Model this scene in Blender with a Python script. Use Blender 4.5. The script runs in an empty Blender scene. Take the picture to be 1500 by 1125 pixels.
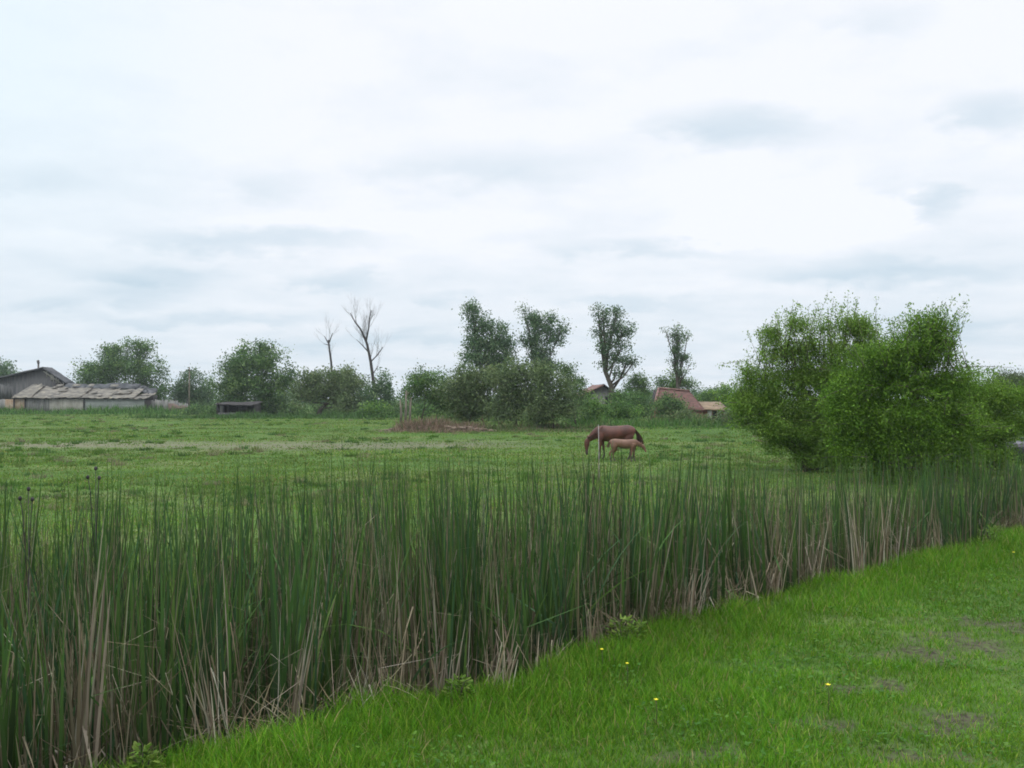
import bpy, math, random
import numpy as np
from mathutils import Vector

# ------------------------------------------------------------------ camera
F = 1300.0          # focal length of the photograph in its own pixels (1500 wide)
HY = 580.0          # row of the horizon
EYE = 1.6
sc = bpy.context.scene
COL = sc.collection
cd = bpy.data.cameras.new("camera")
cd.sensor_width = 36.0
cd.lens = 36.0 * F / 1500.0
cd.clip_start = 0.05
cd.clip_end = 6000
cam = bpy.data.objects.new("camera", cd)
COL.objects.link(cam)
cam.location = (0, 0, EYE)
cam.rotation_euler = (math.radians(90) + math.atan((HY - 562.5) / F), 0, 0)
sc.camera = cam

# ------------------------------------------------------------------ world
W = bpy.data.worlds.new("World")
sc.world = W
W.use_nodes = True
SUN_EL, SUN_AZ = math.radians(58), math.radians(215)   # azimuth clockwise from +Y

def build_world():
    nt = W.node_tree
    N, L = nt.nodes, nt.links
    N.clear()
    out = N.new('ShaderNodeOutputWorld')
    bg = N.new('ShaderNodeBackground')
    bg.inputs['Strength'].default_value = 0.1
    L.new(bg.outputs[0], out.inputs[0])
    sky = N.new('ShaderNodeTexSky')
    sky.sky_type = 'NISHITA'
    sky.sun_disc = False
    sky.sun_elevation = SUN_EL
    sky.sun_rotation = SUN_AZ
    sky.air_density = 1.0
    sky.dust_density = 2.0
    tc = N.new('ShaderNodeTexCoord')
    sep = N.new('ShaderNodeSeparateXYZ')
    L.new(tc.outputs['Generated'], sep.inputs[0])

    def m(op, a, b=None, c=None, clamp=False):
        n = N.new('ShaderNodeMath')
        n.operation = op
        n.use_clamp = clamp
        for i, v in enumerate((a, b, c)):
            if v is None:
                continue
            if isinstance(v, (int, float)):
                n.inputs[i].default_value = v
            else:
                L.new(v, n.inputs[i])
        return n.outputs[0]

    def ramp(v, a, b, lo, hi):
        n = N.new('ShaderNodeMapRange')
        n.interpolation_type = 'SMOOTHSTEP'
        L.new(v, n.inputs[0])
        for i, x in enumerate((a, b, lo, hi)):
            n.inputs[i + 1].default_value = x
        return n.outputs[0]

    def mixc(f, a, b):
        n = N.new('ShaderNodeMix')
        n.data_type = 'RGBA'
        if isinstance(f, (int, float)):
            n.inputs[0].default_value = f
        else:
            L.new(f, n.inputs[0])
        for i, v in ((6, a), (7, b)):
            if isinstance(v, tuple):
                n.inputs[i].default_value = (*v, 1)
            else:
                L.new(v, n.inputs[i])
        return n.outputs[2]

    X, Y, Z = sep.outputs
    zc = m('MAXIMUM', Z, 0.0)
    # cloud deck seen in perspective
    zz = m('ADD', zc, 0.10)
    comb = N.new('ShaderNodeCombineXYZ')
    L.new(m('DIVIDE', X, zz), comb.inputs[0])
    L.new(m('DIVIDE', Y, zz), comb.inputs[1])
    n1 = N.new('ShaderNodeTexNoise')
    n1.inputs['Scale'].default_value = 0.85
    n1.inputs['Detail'].default_value = 4
    n1.inputs['Roughness'].default_value = 0.5
    L.new(comb.outputs[0], n1.inputs['Vector'])
    n2 = N.new('ShaderNodeTexNoise')
    n2.inputs['Scale'].default_value = 2.2
    n2.inputs['Detail'].default_value = 5
    n2.inputs['Roughness'].default_value = 0.55
    L.new(comb.outputs[0], n2.inputs['Vector'])
    # single cloud banks, given by their bearing and height angle
    ya = m('MAXIMUM', Y, 0.05)
    u = m('DIVIDE', X, ya)
    v = m('DIVIDE', Z, ya)
    n3 = N.new('ShaderNodeTexNoise')
    n3.inputs['Scale'].default_value = 14
    n3.inputs['Detail'].default_value = 5
    n3.inputs['Roughness'].default_value = 0.6
    mp3 = N.new('ShaderNodeMapping')
    mp3.inputs['Scale'].default_value = (1, 1, 2.6)
    L.new(tc.outputs['Generated'], mp3.inputs[0])
    L.new(mp3.outputs[0], n3.inputs['Vector'])
    du = m('MULTIPLY', m('SUBTRACT', n3.outputs[0], 0.5), 0.16)
    dv = m('MULTIPLY', m('SUBTRACT', n3.outputs[0], 0.5), 0.05)
    cuv = N.new('ShaderNodeCombineXYZ')
    L.new(m('ADD', u, du), cuv.inputs[0])
    L.new(m('ADD', v, dv), cuv.inputs[1])
    banks = [(1090, 185, 150, 42, .34), (1460, 168, 95, 42, .30), (1355, 298, 72, 32, .34),
             (225, 408, 125, 26, .32), (160, 438, 110, 16, .22), (350, 355, 230, 24, .30), (485, 412, 80, 18, .26),
             (720, 240, 230, 46, .20), (400, 265, 100, 34, .14), (60, 262, 110, 34, .16), (960, 362, 150, 20, .24),
             (1330, 400, 240, 26, .32), (930, 440, 130, 14, .22), (650, 438, 60, 10, .15), (1290, 30, 90, 30, .12), (60, 450, 80, 14, .2),
             (300, 470, 260, 12, .2), (600, 500, 260, 14, .18), (1400, 470, 200, 16, .2),
             (1180, 318, 190, 52, -.45), (860, 20, 200, 50, -.25), (520, 330, 300, 20, -.12)]
    tot = None
    for (px, py, a, b, amp) in banks:
        sub = N.new('ShaderNodeVectorMath')
        sub.operation = 'SUBTRACT'
        L.new(cuv.outputs[0], sub.inputs[0])
        sub.inputs[1].default_value = ((px - 750) / F, (HY - py) / F, 0)
        mul = N.new('ShaderNodeVectorMath')
        mul.operation = 'MULTIPLY'
        L.new(sub.outputs[0], mul.inputs[0])
        mul.inputs[1].default_value = (F / a, F / b, 0)
        ln = N.new('ShaderNodeVectorMath')
        ln.operation = 'LENGTH'
        L.new(mul.outputs[0], ln.inputs[0])
        w = ramp(ln.outputs['Value'], 0.10, 1.25, amp * 1.75, 0.0)
        tot = w if tot is None else m('ADD', tot, w)
    cl = m('MULTIPLY', m('SUBTRACT', n1.outputs[0], 0.5), 0.8)
    cl2 = m('MULTIPLY', m('SUBTRACT', n2.outputs[0], 0.5), 0.55)
    dens = m('ADD', m('ADD', tot, cl), m('ADD', cl2, m('MULTIPLY', m('SUBTRACT', n3.outputs[0], 0.5), 0.35)))
    dens = m('ADD', dens, 0.06)
    dens = m('ADD', dens, ramp(zc, 0.02, 0.22, 0.40, 0.0))      # thicker, greyer air low down
    dens = m('MINIMUM', m('MAXIMUM', dens, 0.0), 1.0)
    # left part of the sky is thin cloud with pale blue behind it
    blue = m('MULTIPLY', ramp(u, -0.62, -0.2, 1.0, 0.0), ramp(zc, 0.05, 0.3, 0.25, 1.0))
    bright = mixc(blue, (9.9, 10.15, 10.7), (8.8, 9.9, 10.6))
    col = mixc(dens, bright, (6.0, 7.4, 8.5))
    col = mixc(0.06, col, sky.outputs[0])
    # an overcast sky is brighter overhead than at the horizon
    gain = ramp(zc, 0.38, 0.95, 1.0, 2.7)
    vm = N.new('ShaderNodeVectorMath')
    vm.operation = 'SCALE'
    L.new(col, vm.inputs[0])
    L.new(gain, vm.inputs['Scale'])
    L.new(vm.outputs[0], bg.inputs['Color'])
build_world()

# ------------------------------------------------------------------ sun (behind thin cloud)
sd = bpy.data.lights.new("sun", 'SUN')
sd.energy = 1.1
sd.angle = math.radians(25)
sd.color = (1.0, 0.96, 0.90)
sun = bpy.data.objects.new("sun", sd)
COL.objects.link(sun)
sdir = Vector((math.sin(SUN_AZ) * math.cos(SUN_EL), math.cos(SUN_AZ) * math.cos(SUN_EL), math.sin(SUN_EL)))
sun.rotation_euler = sdir.to_track_quat('Z', 'Y').to_euler()

sc.view_settings.view_transform = 'Standard'
sc.view_settings.look = 'None'
sc.view_settings.exposure = 0.0
sc.view_settings.gamma = 1.0
sc.view_settings.use_curve_mapping = False
sc.cycles.filter_width = 1.8
sc.cycles.max_bounces = 6
sc.cycles.transparent_max_bounces = 4

# ------------------------------------------------------------------ helpers
rng = np.random.default_rng(7)
random.seed(7)

def tag(o, label=None, cat=None, group=None, kind=None):
    if label: o['label'] = label
    if cat: o['category'] = cat
    if group: o['group'] = group
    if kind: o['kind'] = kind
    return o

def empty(name, loc, label, cat, group=None):
    o = bpy.data.objects.new(name, None)
    o.empty_display_size = 0.2
    COL.objects.link(o)
    o.location = loc
    return tag(o, label, cat, group)

def mesh_obj(name, V, Fq, mat, parent=None, colors=None, smooth=False):
    """V (n,3); Fq: an int array (m,k) or a list of such arrays / lists"""
    V = np.asarray(V, dtype=np.float32)
    me = bpy.data.meshes.new(name)
    if isinstance(Fq, np.ndarray):
        m_, k = Fq.shape
        tot = np.full(m_, k, dtype=np.int32)
        idx = Fq.astype(np.int32).ravel()
    else:
        tot = np.array([len(f) for f in Fq], dtype=np.int32)
        idx = np.array([i for f in Fq for i in f], dtype=np.int32)
    me.vertices.add(len(V))
    me.vertices.foreach_set('co', V.ravel())
    me.loops.add(len(idx))
    me.loops.foreach_set('vertex_index', idx)
    me.polygons.add(len(tot))
    st = np.concatenate(([0], np.cumsum(tot)[:-1])).astype(np.int32)
    me.polygons.foreach_set('loop_start', st)
    me.polygons.foreach_set('loop_total', tot)
    if smooth:
        me.polygons.foreach_set('use_smooth', np.ones(len(tot), dtype=bool))
    me.update(calc_edges=True)
    if colors is not None:
        c = np.ones((len(V), 4), dtype=np.float32)
        c[:, :3] = colors
        a = me.attributes.new('Col', 'FLOAT_COLOR', 'POINT')
        a.data.foreach_set('color', c.ravel())
    me.materials.append(mat)
    o = bpy.data.objects.new(name, me)
    COL.objects.link(o)
    if parent is not None:
        o.parent = parent
    return o

class MB:
    """collects simple solids into one mesh"""
    def __init__(s):
        s.v, s.f = [], []
    def add(s, vs, fs):
        b = len(s.v)
        s.v += [tuple(p) for p in vs]
        s.f += [tuple(i + b for i in f) for f in fs]
    def box(s, x0, x1, y0, y1, z0, z1):
        s.add([(x0, y0, z0), (x1, y0, z0), (x1, y1, z0), (x0, y1, z0), (x0, y0, z1), (x1, y0, z1), (x1, y1, z1), (x0, y1, z1)],
              [(0, 3, 2, 1), (4, 5, 6, 7), (0, 1, 5, 4), (1, 2, 6, 5), (2, 3, 7, 6), (3, 0, 4, 7)])
    def prism(s, prof, y0, y1):
        """profile in x,z extruded along y"""
        n = len(prof)
        vs = [(x, y0, z) for x, z in prof] + [(x, y1, z) for x, z in prof]
        fs = [tuple(range(n)), tuple(range(2 * n - 1, n - 1, -1))]
        fs += [(i, (i + 1) % n + 0, (i + 1) % n + n, i + n)[::-1] for i in range(n)]
        s.add(vs, fs)
    def slab(s, a, b, c, d, t):
        """four corners (top face) given a thickness downwards"""
        vs = [a, b, c, d] + [(p[0], p[1], p[2] - t) for p in (a, b, c, d)]
        s.add(vs, [(0, 1, 2, 3), (7, 6, 5, 4), (0, 4, 5, 1), (1, 5, 6, 2), (2, 6, 7, 3), (3, 7, 4, 0)])
    def tube(s, pts, rad, n=6):
        pts = [Vector(p) for p in pts]
        b = len(s.v)
        for i, p in enumerate(pts):
            d = (pts[min(i + 1, len(pts) - 1)] - pts[max(i - 1, 0)])
            if d.length < 1e-9: d = Vector((0, 0, 1))
            d.normalize()
            r = Vector((1, 0, 0)) if abs(d.x) < 0.9 else Vector((0, 1, 0))
            e1 = d.cross(r).normalized()
            e2 = d.cross(e1)
            for k in range(n):
                a = 2 * math.pi * k / n
                q = p + (e1 * math.cos(a) + e2 * math.sin(a)) * rad[i]
                s.v.append((q.x, q.y, q.z))
        for i in range(len(pts) - 1):
            for k in range(n):
                k2 = (k + 1) % n
                s.f.append((b + i * n + k, b + i * n + k2, b + (i + 1) * n + k2, b + (i + 1) * n + k))
        s.f.append(tuple(b + k for k in range(n))[::-1])
        s.f.append(tuple(b + (len(pts) - 1) * n + k for k in range(n)))
    def ball(s, c, r, nu=8, nv=6):
        b = len(s.v)
        for j in range(nv + 1):
            th = math.pi * j / nv
            for i in range(nu):
                a = 2 * math.pi * i / nu
                s.v.append((c[0] + r[0] * math.sin(th) * math.cos(a), c[1] + r[1] * math.sin(th) * math.sin(a), c[2] + r[2] * math.cos(th)))
        for j in range(nv):
            for i in range(nu):
                i2 = (i + 1) % nu
                s.f.append((b + j * nu + i, b + (j + 1) * nu + i, b + (j + 1) * nu + i2, b + j * nu + i2))
    def build(s, name, mat, parent=None, smooth=False):
        return mesh_obj(name, np.array(s.v), s.f, mat, parent, smooth=smooth)

# value noise
_perm = np.random.default_rng(3).random((256, 256))
def vnoise(x, y):
    xi, yi = np.floor(x).astype(int), np.floor(y).astype(int)
    fx, fy = x - xi, y - yi
    fx, fy = fx * fx * (3 - 2 * fx), fy * fy * (3 - 2 * fy)
    g = lambda a, b: _perm[a & 255, b & 255]
    return (g(xi, yi) * (1 - fx) + g(xi + 1, yi) * fx) * (1 - fy) + (g(xi, yi + 1) * (1 - fx) + g(xi + 1, yi + 1) * fx) * fy
def fbm(x, y, o=4):
    r, a, t = 0, 1.0, 0
    for k in range(o):
        r = r + a * vnoise(x * 2 ** k + 17.3 * k, y * 2 ** k + 9.1 * k)
        t += a
        a *= 0.5
    return r / t
def sst(a, b, x):
    t = np.clip((x - a) / (b - a), 0, 1)
    return t * t * (3 - 2 * t)

# ------------------------------------------------------------------ materials
def nodes_of(name):
    m = bpy.data.materials.new(name)
    m.use_nodes = True
    nt = m.node_tree
    return m, nt.nodes, nt.links, nt.nodes['Principled BSDF'], nt.nodes['Material Output']

def foliage_mat(name, trans=0.3, rough=0.55, nscale=None, tint=(1, 1, 1)):
    m, N, L, p, out = nodes_of(name)
    at = N.new('ShaderNodeAttribute')
    at.attribute_name = 'Col'
    src = at.outputs['Color']
    if nscale:
        geo = N.new('ShaderNodeTexCoord')
        no = N.new('ShaderNodeTexNoise')
        no.inputs['Scale'].default_value = nscale
        no.inputs['Detail'].default_value = 3
        L.new(geo.outputs['Object'], no.inputs['Vector'])
        mr = N.new('ShaderNodeMapRange')
        mr.inputs[1].default_value = 0.3; mr.inputs[2].default_value = 0.7
        mr.inputs[3].default_value = 0.75; mr.inputs[4].default_value = 1.25
        L.new(no.outputs[0], mr.inputs[0])
        vm = N.new('ShaderNodeVectorMath'); vm.operation = 'SCALE'
        L.new(src, vm.inputs[0]); L.new(mr.outputs[0], vm.inputs['Scale'])
        src = vm.outputs[0]
    L.new(src, p.inputs['Base Color'])
    p.inputs['Roughness'].default_value = rough
    p.inputs['Specular IOR Level'].default_value = 0.10
    tr = N.new('ShaderNodeBsdfTranslucent')
    L.new(src, tr.inputs['Color'])
    mx = N.new('ShaderNodeMixShader')
    mx.inputs[0].default_value = trans
    L.new(p.outputs[0], mx.inputs[1]); L.new(tr.outputs[0], mx.inputs[2])
    L.new(mx.outputs[0], out.inputs[0])
    return m

def rough_mat(name, c1, c2, scale=3.0, rough=0.85, bump=0.3, stretch=(1, 1, 1), c3=None, detail=5):
    m, N, L, p, out = nodes_of(name)
    tc = N.new('ShaderNodeTexCoord')
    mp = N.new('ShaderNodeMapping')
    mp.inputs['Scale'].default_value = stretch
    L.new(tc.outputs['Object'], mp.inputs[0])
    no = N.new('ShaderNodeTexNoise')
    no.inputs['Scale'].default_value = scale
    no.inputs['Detail'].default_value = detail
    no.inputs['Roughness'].default_value = 0.6
    L.new(mp.outputs[0], no.inputs['Vector'])
    cr = N.new('ShaderNodeValToRGB')
    cr.color_ramp.elements[0].position = 0.35
    cr.color_ramp.elements[1].position = 0.65
    cr.color_ramp.elements[0].color = (*c1, 1)
    cr.color_ramp.elements[1].color = (*c2, 1)
    if c3:
        e = cr.color_ramp.elements.new(0.78); e.color = (*c3, 1)
    L.new(no.outputs[0], cr.inputs[0])
    L.new(cr.outputs[0], p.inputs['Base Color'])
    p.inputs['Roughness'].default_value = rough
    p.inputs['Specular IOR Level'].default_value = 0.3
    bp = N.new('ShaderNodeBump')
    bp.inputs['Strength'].default_value = bump
    bp.inputs['Distance'].default_value = 0.03
    L.new(no.outputs[0], bp.inputs['Height'])
    L.new(bp.outputs[0], p.inputs['Normal'])
    return m

M = {}
M['leaf'] = foliage_mat('leaves', 0.30)
M['grass'] = foliage_mat('grass_blades', 0.35, 0.5)
M['reed'] = foliage_mat('reed_blades', 0.22, 0.6)
M['dry'] = foliage_mat('dry_reed', 0.15, 0.75)
M['bark'] = rough_mat('bark', (0.045, 0.036, 0.028), (0.10, 0.085, 0.065), 6, 0.9, 0.5, (1, 1, .3))
M['deadbark'] = rough_mat('dead_bark', (0.03, 0.026, 0.026), (0.075, 0.065, 0.062), 6, 0.9, 0.4, (1, 1, .3))
M['palebark'] = rough_mat('pale_bark', (0.10, 0.085, 0.065), (0.22, 0.19, 0.15), 6, 0.9, 0.4, (1, 1, .3))
M['plank'] = rough_mat('weathered_planks', (0.13, 0.13, 0.125), (0.27, 0.26, 0.24), 1.2, 0.85, 0.4, (4, 4, .25), (0.19, 0.16, 0.12))
M['paleplank'] = rough_mat('pale_boards', (0.30, 0.28, 0.24), (0.45, 0.42, 0.37), .8, 0.85, 0.3, (2, 2, .5), (0.33, 0.36, 0.31))
M['greypanel'] = rough_mat('grey_green_panels', (0.20, 0.22, 0.20), (0.34, 0.36, 0.33), .8, 0.8, 0.3, (.4, .4, 2))
M['tanpanel'] = rough_mat('tan_boards', (0.24, 0.15, 0.085), (0.38, 0.31, 0.23), 0.8, 0.85, 0.3, (1, 1, .8))
M['dimplank'] = rough_mat('dim_planks', (0.045, 0.046, 0.050), (0.13, 0.125, 0.12), 1.5, 0.85, 0.4, (4, 4, .25))
M['darkwood'] = rough_mat('dark_wood', (0.022, 0.020, 0.022), (0.07, 0.062, 0.06), 3, 0.85, 0.4, (3, 3, .4))
M['tar'] = rough_mat('tarred_roofing', (0.022, 0.024, 0.028), (0.085, 0.085, 0.09), 0.9, 0.75, 0.4, (1, 1, 1), (0.20, 0.19, 0.18))
M['ashroof'] = rough_mat('lichened_roof_sheets', (0.075, 0.07, 0.062), (0.22, 0.195, 0.16), 0.9, 0.85, 0.5, (1, 1.6, 1.6), (0.30, 0.27, 0.14))
M['redtile'] = rough_mat('red_roof_tiles', (0.075, 0.042, 0.035), (0.145, 0.070, 0.058), 1.8, 0.85, 0.6, (1, 2, 2), (0.20, 0.14, 0.11))
M['pinktile'] = rough_mat('faded_roof_tiles', (0.13, 0.075, 0.062), (0.24, 0.14, 0.12), 1.4, 0.85, 0.6, (1, 2, 2))
M['brick'] = rough_mat('old_brick', (0.20, 0.085, 0.065), (0.32, 0.16, 0.13), 3, 0.9, 0.4)
M['plaster'] = rough_mat('whitewash', (0.30, 0.29, 0.27), (0.55, 0.54, 0.51), 1.5, 0.85, 0.2)
M['void'] = rough_mat('dark_interior', (0.012, 0.012, 0.014), (0.03, 0.028, 0.03), 2, 0.9, 0.1)
M['metal'] = rough_mat('rusty_pipe', (0.05, 0.045, 0.045), (0.12, 0.10, 0.09), 5, 0.6, 0.2)
M['stake'] = rough_mat('pale_stake', (0.36, 0.33, 0.30), (0.55, 0.52, 0.50), 5, 0.7, 0.2, (1, 1, .2))
M['dullbrick'] = rough_mat('dull_brick', (0.10, 0.07, 0.058), (0.20, 0.14, 0.115), 3, 0.9, 0.4)
M['palestake'] = rough_mat('grey_stake', (0.22, 0.20, 0.19), (0.36, 0.34, 0.33), 5, 0.8, 0.2, (1, 1, .2))
M['soil'] = rough_mat('dry_rubble', (0.09, 0.065, 0.048), (0.20, 0.15, 0.11), 2.0, 0.95, 0.6)

# ------------------------------------------------------------------ terrain
P0 = np.array([-1.60, 3.66]); U = np.array([0.741, 0.671]); NV = np.array([-0.671, 0.741])
def st(x, y):
    return (x - P0[0]) * NV[0] + (y - P0[1]) * NV[1], (x - P0[0]) * U[0] + (y - P0[1]) * U[1]
FZ = -1.22
def bedwidth(t):
    return 5.6 - 1.9 * sst(2, 14, t)
def wob(t):
    return 0.35 * (vnoise(t * 0.9 + 5, t * 0 + 2.5) - 0.5) + 0.25 * (vnoise(t * 3.1, t * 0 + 7.5) - 0.5)
def ground_z(x, y):
    s, t = st(x, y)
    s = s + wob(t)
    w = bedwidth(t)
    z = -0.85 * sst(-0.05, 1.0, s) - 0.45 * sst(0.8, 2.0, s)
    z = z + (FZ + 1.30) * sst(w - 1.0, w + 0.8, s)
    bank = 1 - sst(-0.1, 0.4, s)
    z = z + bank * (0.10 * (fbm(x * 0.9, y * 0.9) - 0.5) + 0.035 * (fbm(x * 5, y * 5, 3) - 0.5))
    fld = sst(w, w + 3, s)
    z = z + fld * (0.14 * (fbm(x * 0.12, y * 0.12) - 0.5) + 0.05 * (fbm(x * .8, y * .8, 2) - 0.5))
    return z
def dirtmask(x, y):
    """bare, trampled spots on the near bank"""
    s, t = st(x, y)
    n = fbm(x * 1.5 + 3, y * 2.2 + 1, 4)
    reg = sst(1.6, 3.4, -s) * 0.9
    spots = np.zeros_like(x)
    for (px, py, r) in ((1350, 960, .26), (1440, 950, .22), (1390, 935, .2), (1475, 915, .3), (1400, 1060, .2), (1330, 1105, .2), (1180, 1065, .14), (1020, 1110, .14), (1240, 1010, .13), (1300, 1000, .14)):
        d = F * EYE / (py - HY)
        cx, cy = (px - 750) / F * d, d
        q = np.hypot((x - cx) / (r * 1.3), (y - cy) / r)
        spots = np.maximum(spots, 1 - sst(0.4, 1.3, q + 2.4 * (fbm(x * 9, y * 9, 4) - 0.5)))
    return np.clip(reg * sst(0.50, 0.64, n) * .85 + spots, 0, 1)

def axis(lo, hi, near_lo, near_hi, step, growth=1.09):
    a = list(np.arange(near_lo, near_hi, step))
    v, st_ = near_hi, step
    while v < hi:
        a.append(v); st_ *= growth; v += st_
    a.append(hi)
    v, st_ = near_lo, step
    b = []
    while v > lo:
        st_ *= growth; v -= st_
        b.append(v)
    return np.array(b[::-1] + a)
gx = axis(-450, 450, -5, 9, 0.07)
gy = axis(-60, 620, 2.5, 14, 0.07)
GX, GY = np.meshgrid(gx, gy)
GZ = ground_z(GX, GY)
nx, ny = len(gx), len(gy)
V = np.stack([GX, GY, GZ], -1).reshape(-1, 3)
ii = (np.arange(ny - 1)[:, None] * nx + np.arange(nx - 1)[None]).ravel()
Q = np.stack([ii, ii + 1, ii + nx + 1, ii + nx], 1)
gs, gt = st(V[:, 0], V[:, 1])
gs2 = gs + wob(gt)
cc = np.zeros((len(V), 3))
cc[:, 0] = dirtmask(V[:, 0], V[:, 1]) * (1 - sst(-0.2, 0.2, gs2))                       # R bare soil on the bank
cc[:, 1] = sst(-0.15, 0.35, gs2) * (1 - sst(bedwidth(gt) - .4, bedwidth(gt) + .8, gs2))   # G mud and litter in the ditch
trk = 1 - sst(0.5, 7.5, np.abs(V[:, 1] - 51.5 - 0.02 * V[:, 0] + 5 * (fbm(V[:, 0] * .09, V[:, 1] * .2) - .5)))
cc[:, 2] = .8 * trk * (1 - sst(-4, 5, V[:, 0]))                                              # B worn dusty strip

def ground_material():
    m, N, L, p, out = nodes_of('ground_mat')
    at = N.new('ShaderNodeAttribute'); at.attribute_name = 'Col'
    sp = N.new('ShaderNodeSeparateColor'); L.new(at.outputs['Color'], sp.inputs[0])
    geo = N.new('ShaderNodeNewGeometry')
    def noise(scale, detail=5, st=(1, 1, 1)):
        mp = N.new('ShaderNodeMapping'); mp.inputs['Scale'].default_value = st
        L.new(geo.outputs['Position'], mp.inputs[0])
        n = N.new('ShaderNodeTexNoise'); n.inputs['Scale'].default_value = scale
        n.inputs['Detail'].default_value = detail; n.inputs['Roughness'].default_value = 0.6
        L.new(mp.outputs[0], n.inputs['Vector'])
        return n.outputs[0]
    def rampc(v, stops):
        r = N.new('ShaderNodeValToRGB')
        els = r.color_ramp.elements
        els[0].position, els[0].color = stops[0][0], (*stops[0][1], 1)
        els[1].position, els[1].color = stops[-1][0], (*stops[-1][1], 1)
        for q, c in stops[1:-1]:
            e = els.new(q); e.color = (*c, 1)
        L.new(v, r.inputs[0])
        return r.outputs[0]
    def mix(f, a, b, mode='MIX'):
        n = N.new('ShaderNodeMix'); n.data_type = 'RGBA'; n.blend_type = mode
        if isinstance(f, float): n.inputs[0].default_value = f
        else: L.new(f, n.inputs[0])
        for i, v in ((6, a), (7, b)):
            if isinstance(v, tuple): n.inputs[i].default_value = (*v, 1)
            else: L.new(v, n.inputs[i])
        return n.outputs[2]
    big = rampc(noise(0.10, 5, (1, 2.2, 1)), [(0.36, (0.048, 0.098, 0.020)), (0.5, (0.070, 0.130, 0.027)), (0.64, (0.110, 0.145, 0.048))])
    med = rampc(noise(0.9, 6), [(0.32, (0.62, 0.66, 0.6)), (0.5, (1, 1, 1)), (0.68, (1.25, 1.18, 1.2))])
    fine = rampc(noise(9, 4), [(0.3, (0.7, 0.7, 0.7)), (0.7, (1.25, 1.25, 1.25))])
    field = mix(1.0, mix(1.0, big, med, 'MULTIPLY'), fine, 'MULTIPLY')
    dust = rampc(noise(0.8, 6, (1, 3, 1)), [(0.35, (0.14, 0.125, 0.085)), (0.52, (0.17, 0.15, 0.115)), (0.66, (0.09, 0.13, 0.04))])
    c = mix(sp.outputs[2], field, dust)
    mud = rampc(noise(14, 6), [(0.35, (0.016, 0.013, 0.009)), (0.55, (0.035, 0.028, 0.018)), (0.72, (0.09, 0.072, 0.05))])  # mud, with its colour lowered to deepen the shadow among the reeds
    c = mix(sp.outputs[1], c, mud)
    soil = rampc(noise(22, 6), [(0.35, (0.030, 0.028, 0.018)), (0.5, (0.075, 0.068, 0.045)), (0.6, (0.07, 0.10, 0.03)), (0.74, (0.19, 0.17, 0.13))])
    c = mix(sp.outputs[0], c, soil)
    L.new(c, p.inputs['Base Color'])
    p.inputs['Roughness'].default_value = 0.95
    p.inputs['Specular IOR Level'].default_value = 0.1
    bp = N.new('ShaderNodeBump'); bp.inputs['Strength'].default_value = 0.6; bp.inputs['Distance'].default_value = 0.04
    L.new(noise(12, 6), bp.inputs['Height']); L.new(bp.outputs[0], p.inputs['Normal'])
    return m
g = mesh_obj('ground', V, Q, ground_material(), None, cc, smooth=True)
tag(g, kind='structure')

def gz(x, y):
    return float(ground_z(np.array([float(x)]), np.array([float(y)]))[0])
def at(px, py, Y):
    return ((px - 750) / F * Y, Y, EYE - (py - HY) / F * Y)

# ------------------------------------------------------------------ blades
def blades(x, y, z, h, w, az, lean, bend, col0, col1, K=3, face=None, brk=None, brkdir=None, tipw=0.12, wpow=1.0):
    """strips; arrays of length n. lean/bend in radians from upright, az = direction of lean.
       brk: fraction of the height at which the blade is snapped (nan = whole)"""
    n = len(x)
    face = rng.uniform(0, np.pi, n) if face is None else face
    V = np.zeros((n, K + 1, 2, 3), dtype=np.float32)
    C = np.zeros((n, K + 1, 2, 3), dtype=np.float32)
    p = np.stack([x, y, z], 1).astype(float)
    fx, fy = np.cos(face), np.sin(face)
    for k in range(K + 1):
        t = k / K
        ww = w * (1 - (1 - tipw) * t ** (2.2 * wpow)) * 0.5
        side = np.stack([fx * ww, fy * ww, np.zeros(n)], 1)
        V[:, k, 0] = p - side
        V[:, k, 1] = p + side
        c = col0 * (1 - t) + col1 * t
        C[:, k, 0] = c; C[:, k, 1] = c
        tm = (k + 0.5) / K
        a = lean + bend * tm
        aa = az
        if brk is not None:
            b = (tm > brk)
            a = np.where(b, brkdir[0], a)
            aa = np.where(b, brkdir[1], az)
        st_ = h / K
        p = p + np.stack([np.sin(a) * np.cos(aa) * st_, np.sin(a) * np.sin(aa) * st_, np.cos(a) * st_], 1)
    base = (np.arange(n) * (K + 1) * 2)[:, None]
    q = np.concatenate([base + np.array([[2 * k, 2 * k + 1, 2 * k + 3, 2 * k + 2]]) for k in range(K)], 0)
    return V.reshape(-1, 3), q, C.reshape(-1, 3)

def pal(n, cols, var=0.18, wts=None):
    cols = np.array(cols)
    i = rng.choice(len(cols), n, p=wts)
    return cols[i] * (1 + rng.uniform(-var, var, (n, 1))) * (1 + rng.uniform(-.06, .06, (n, 3)))

def infrustum(x, y, margin=1.5):
    return (np.abs(x) < 0.60 * y + margin) & (y > 2.6)

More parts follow.
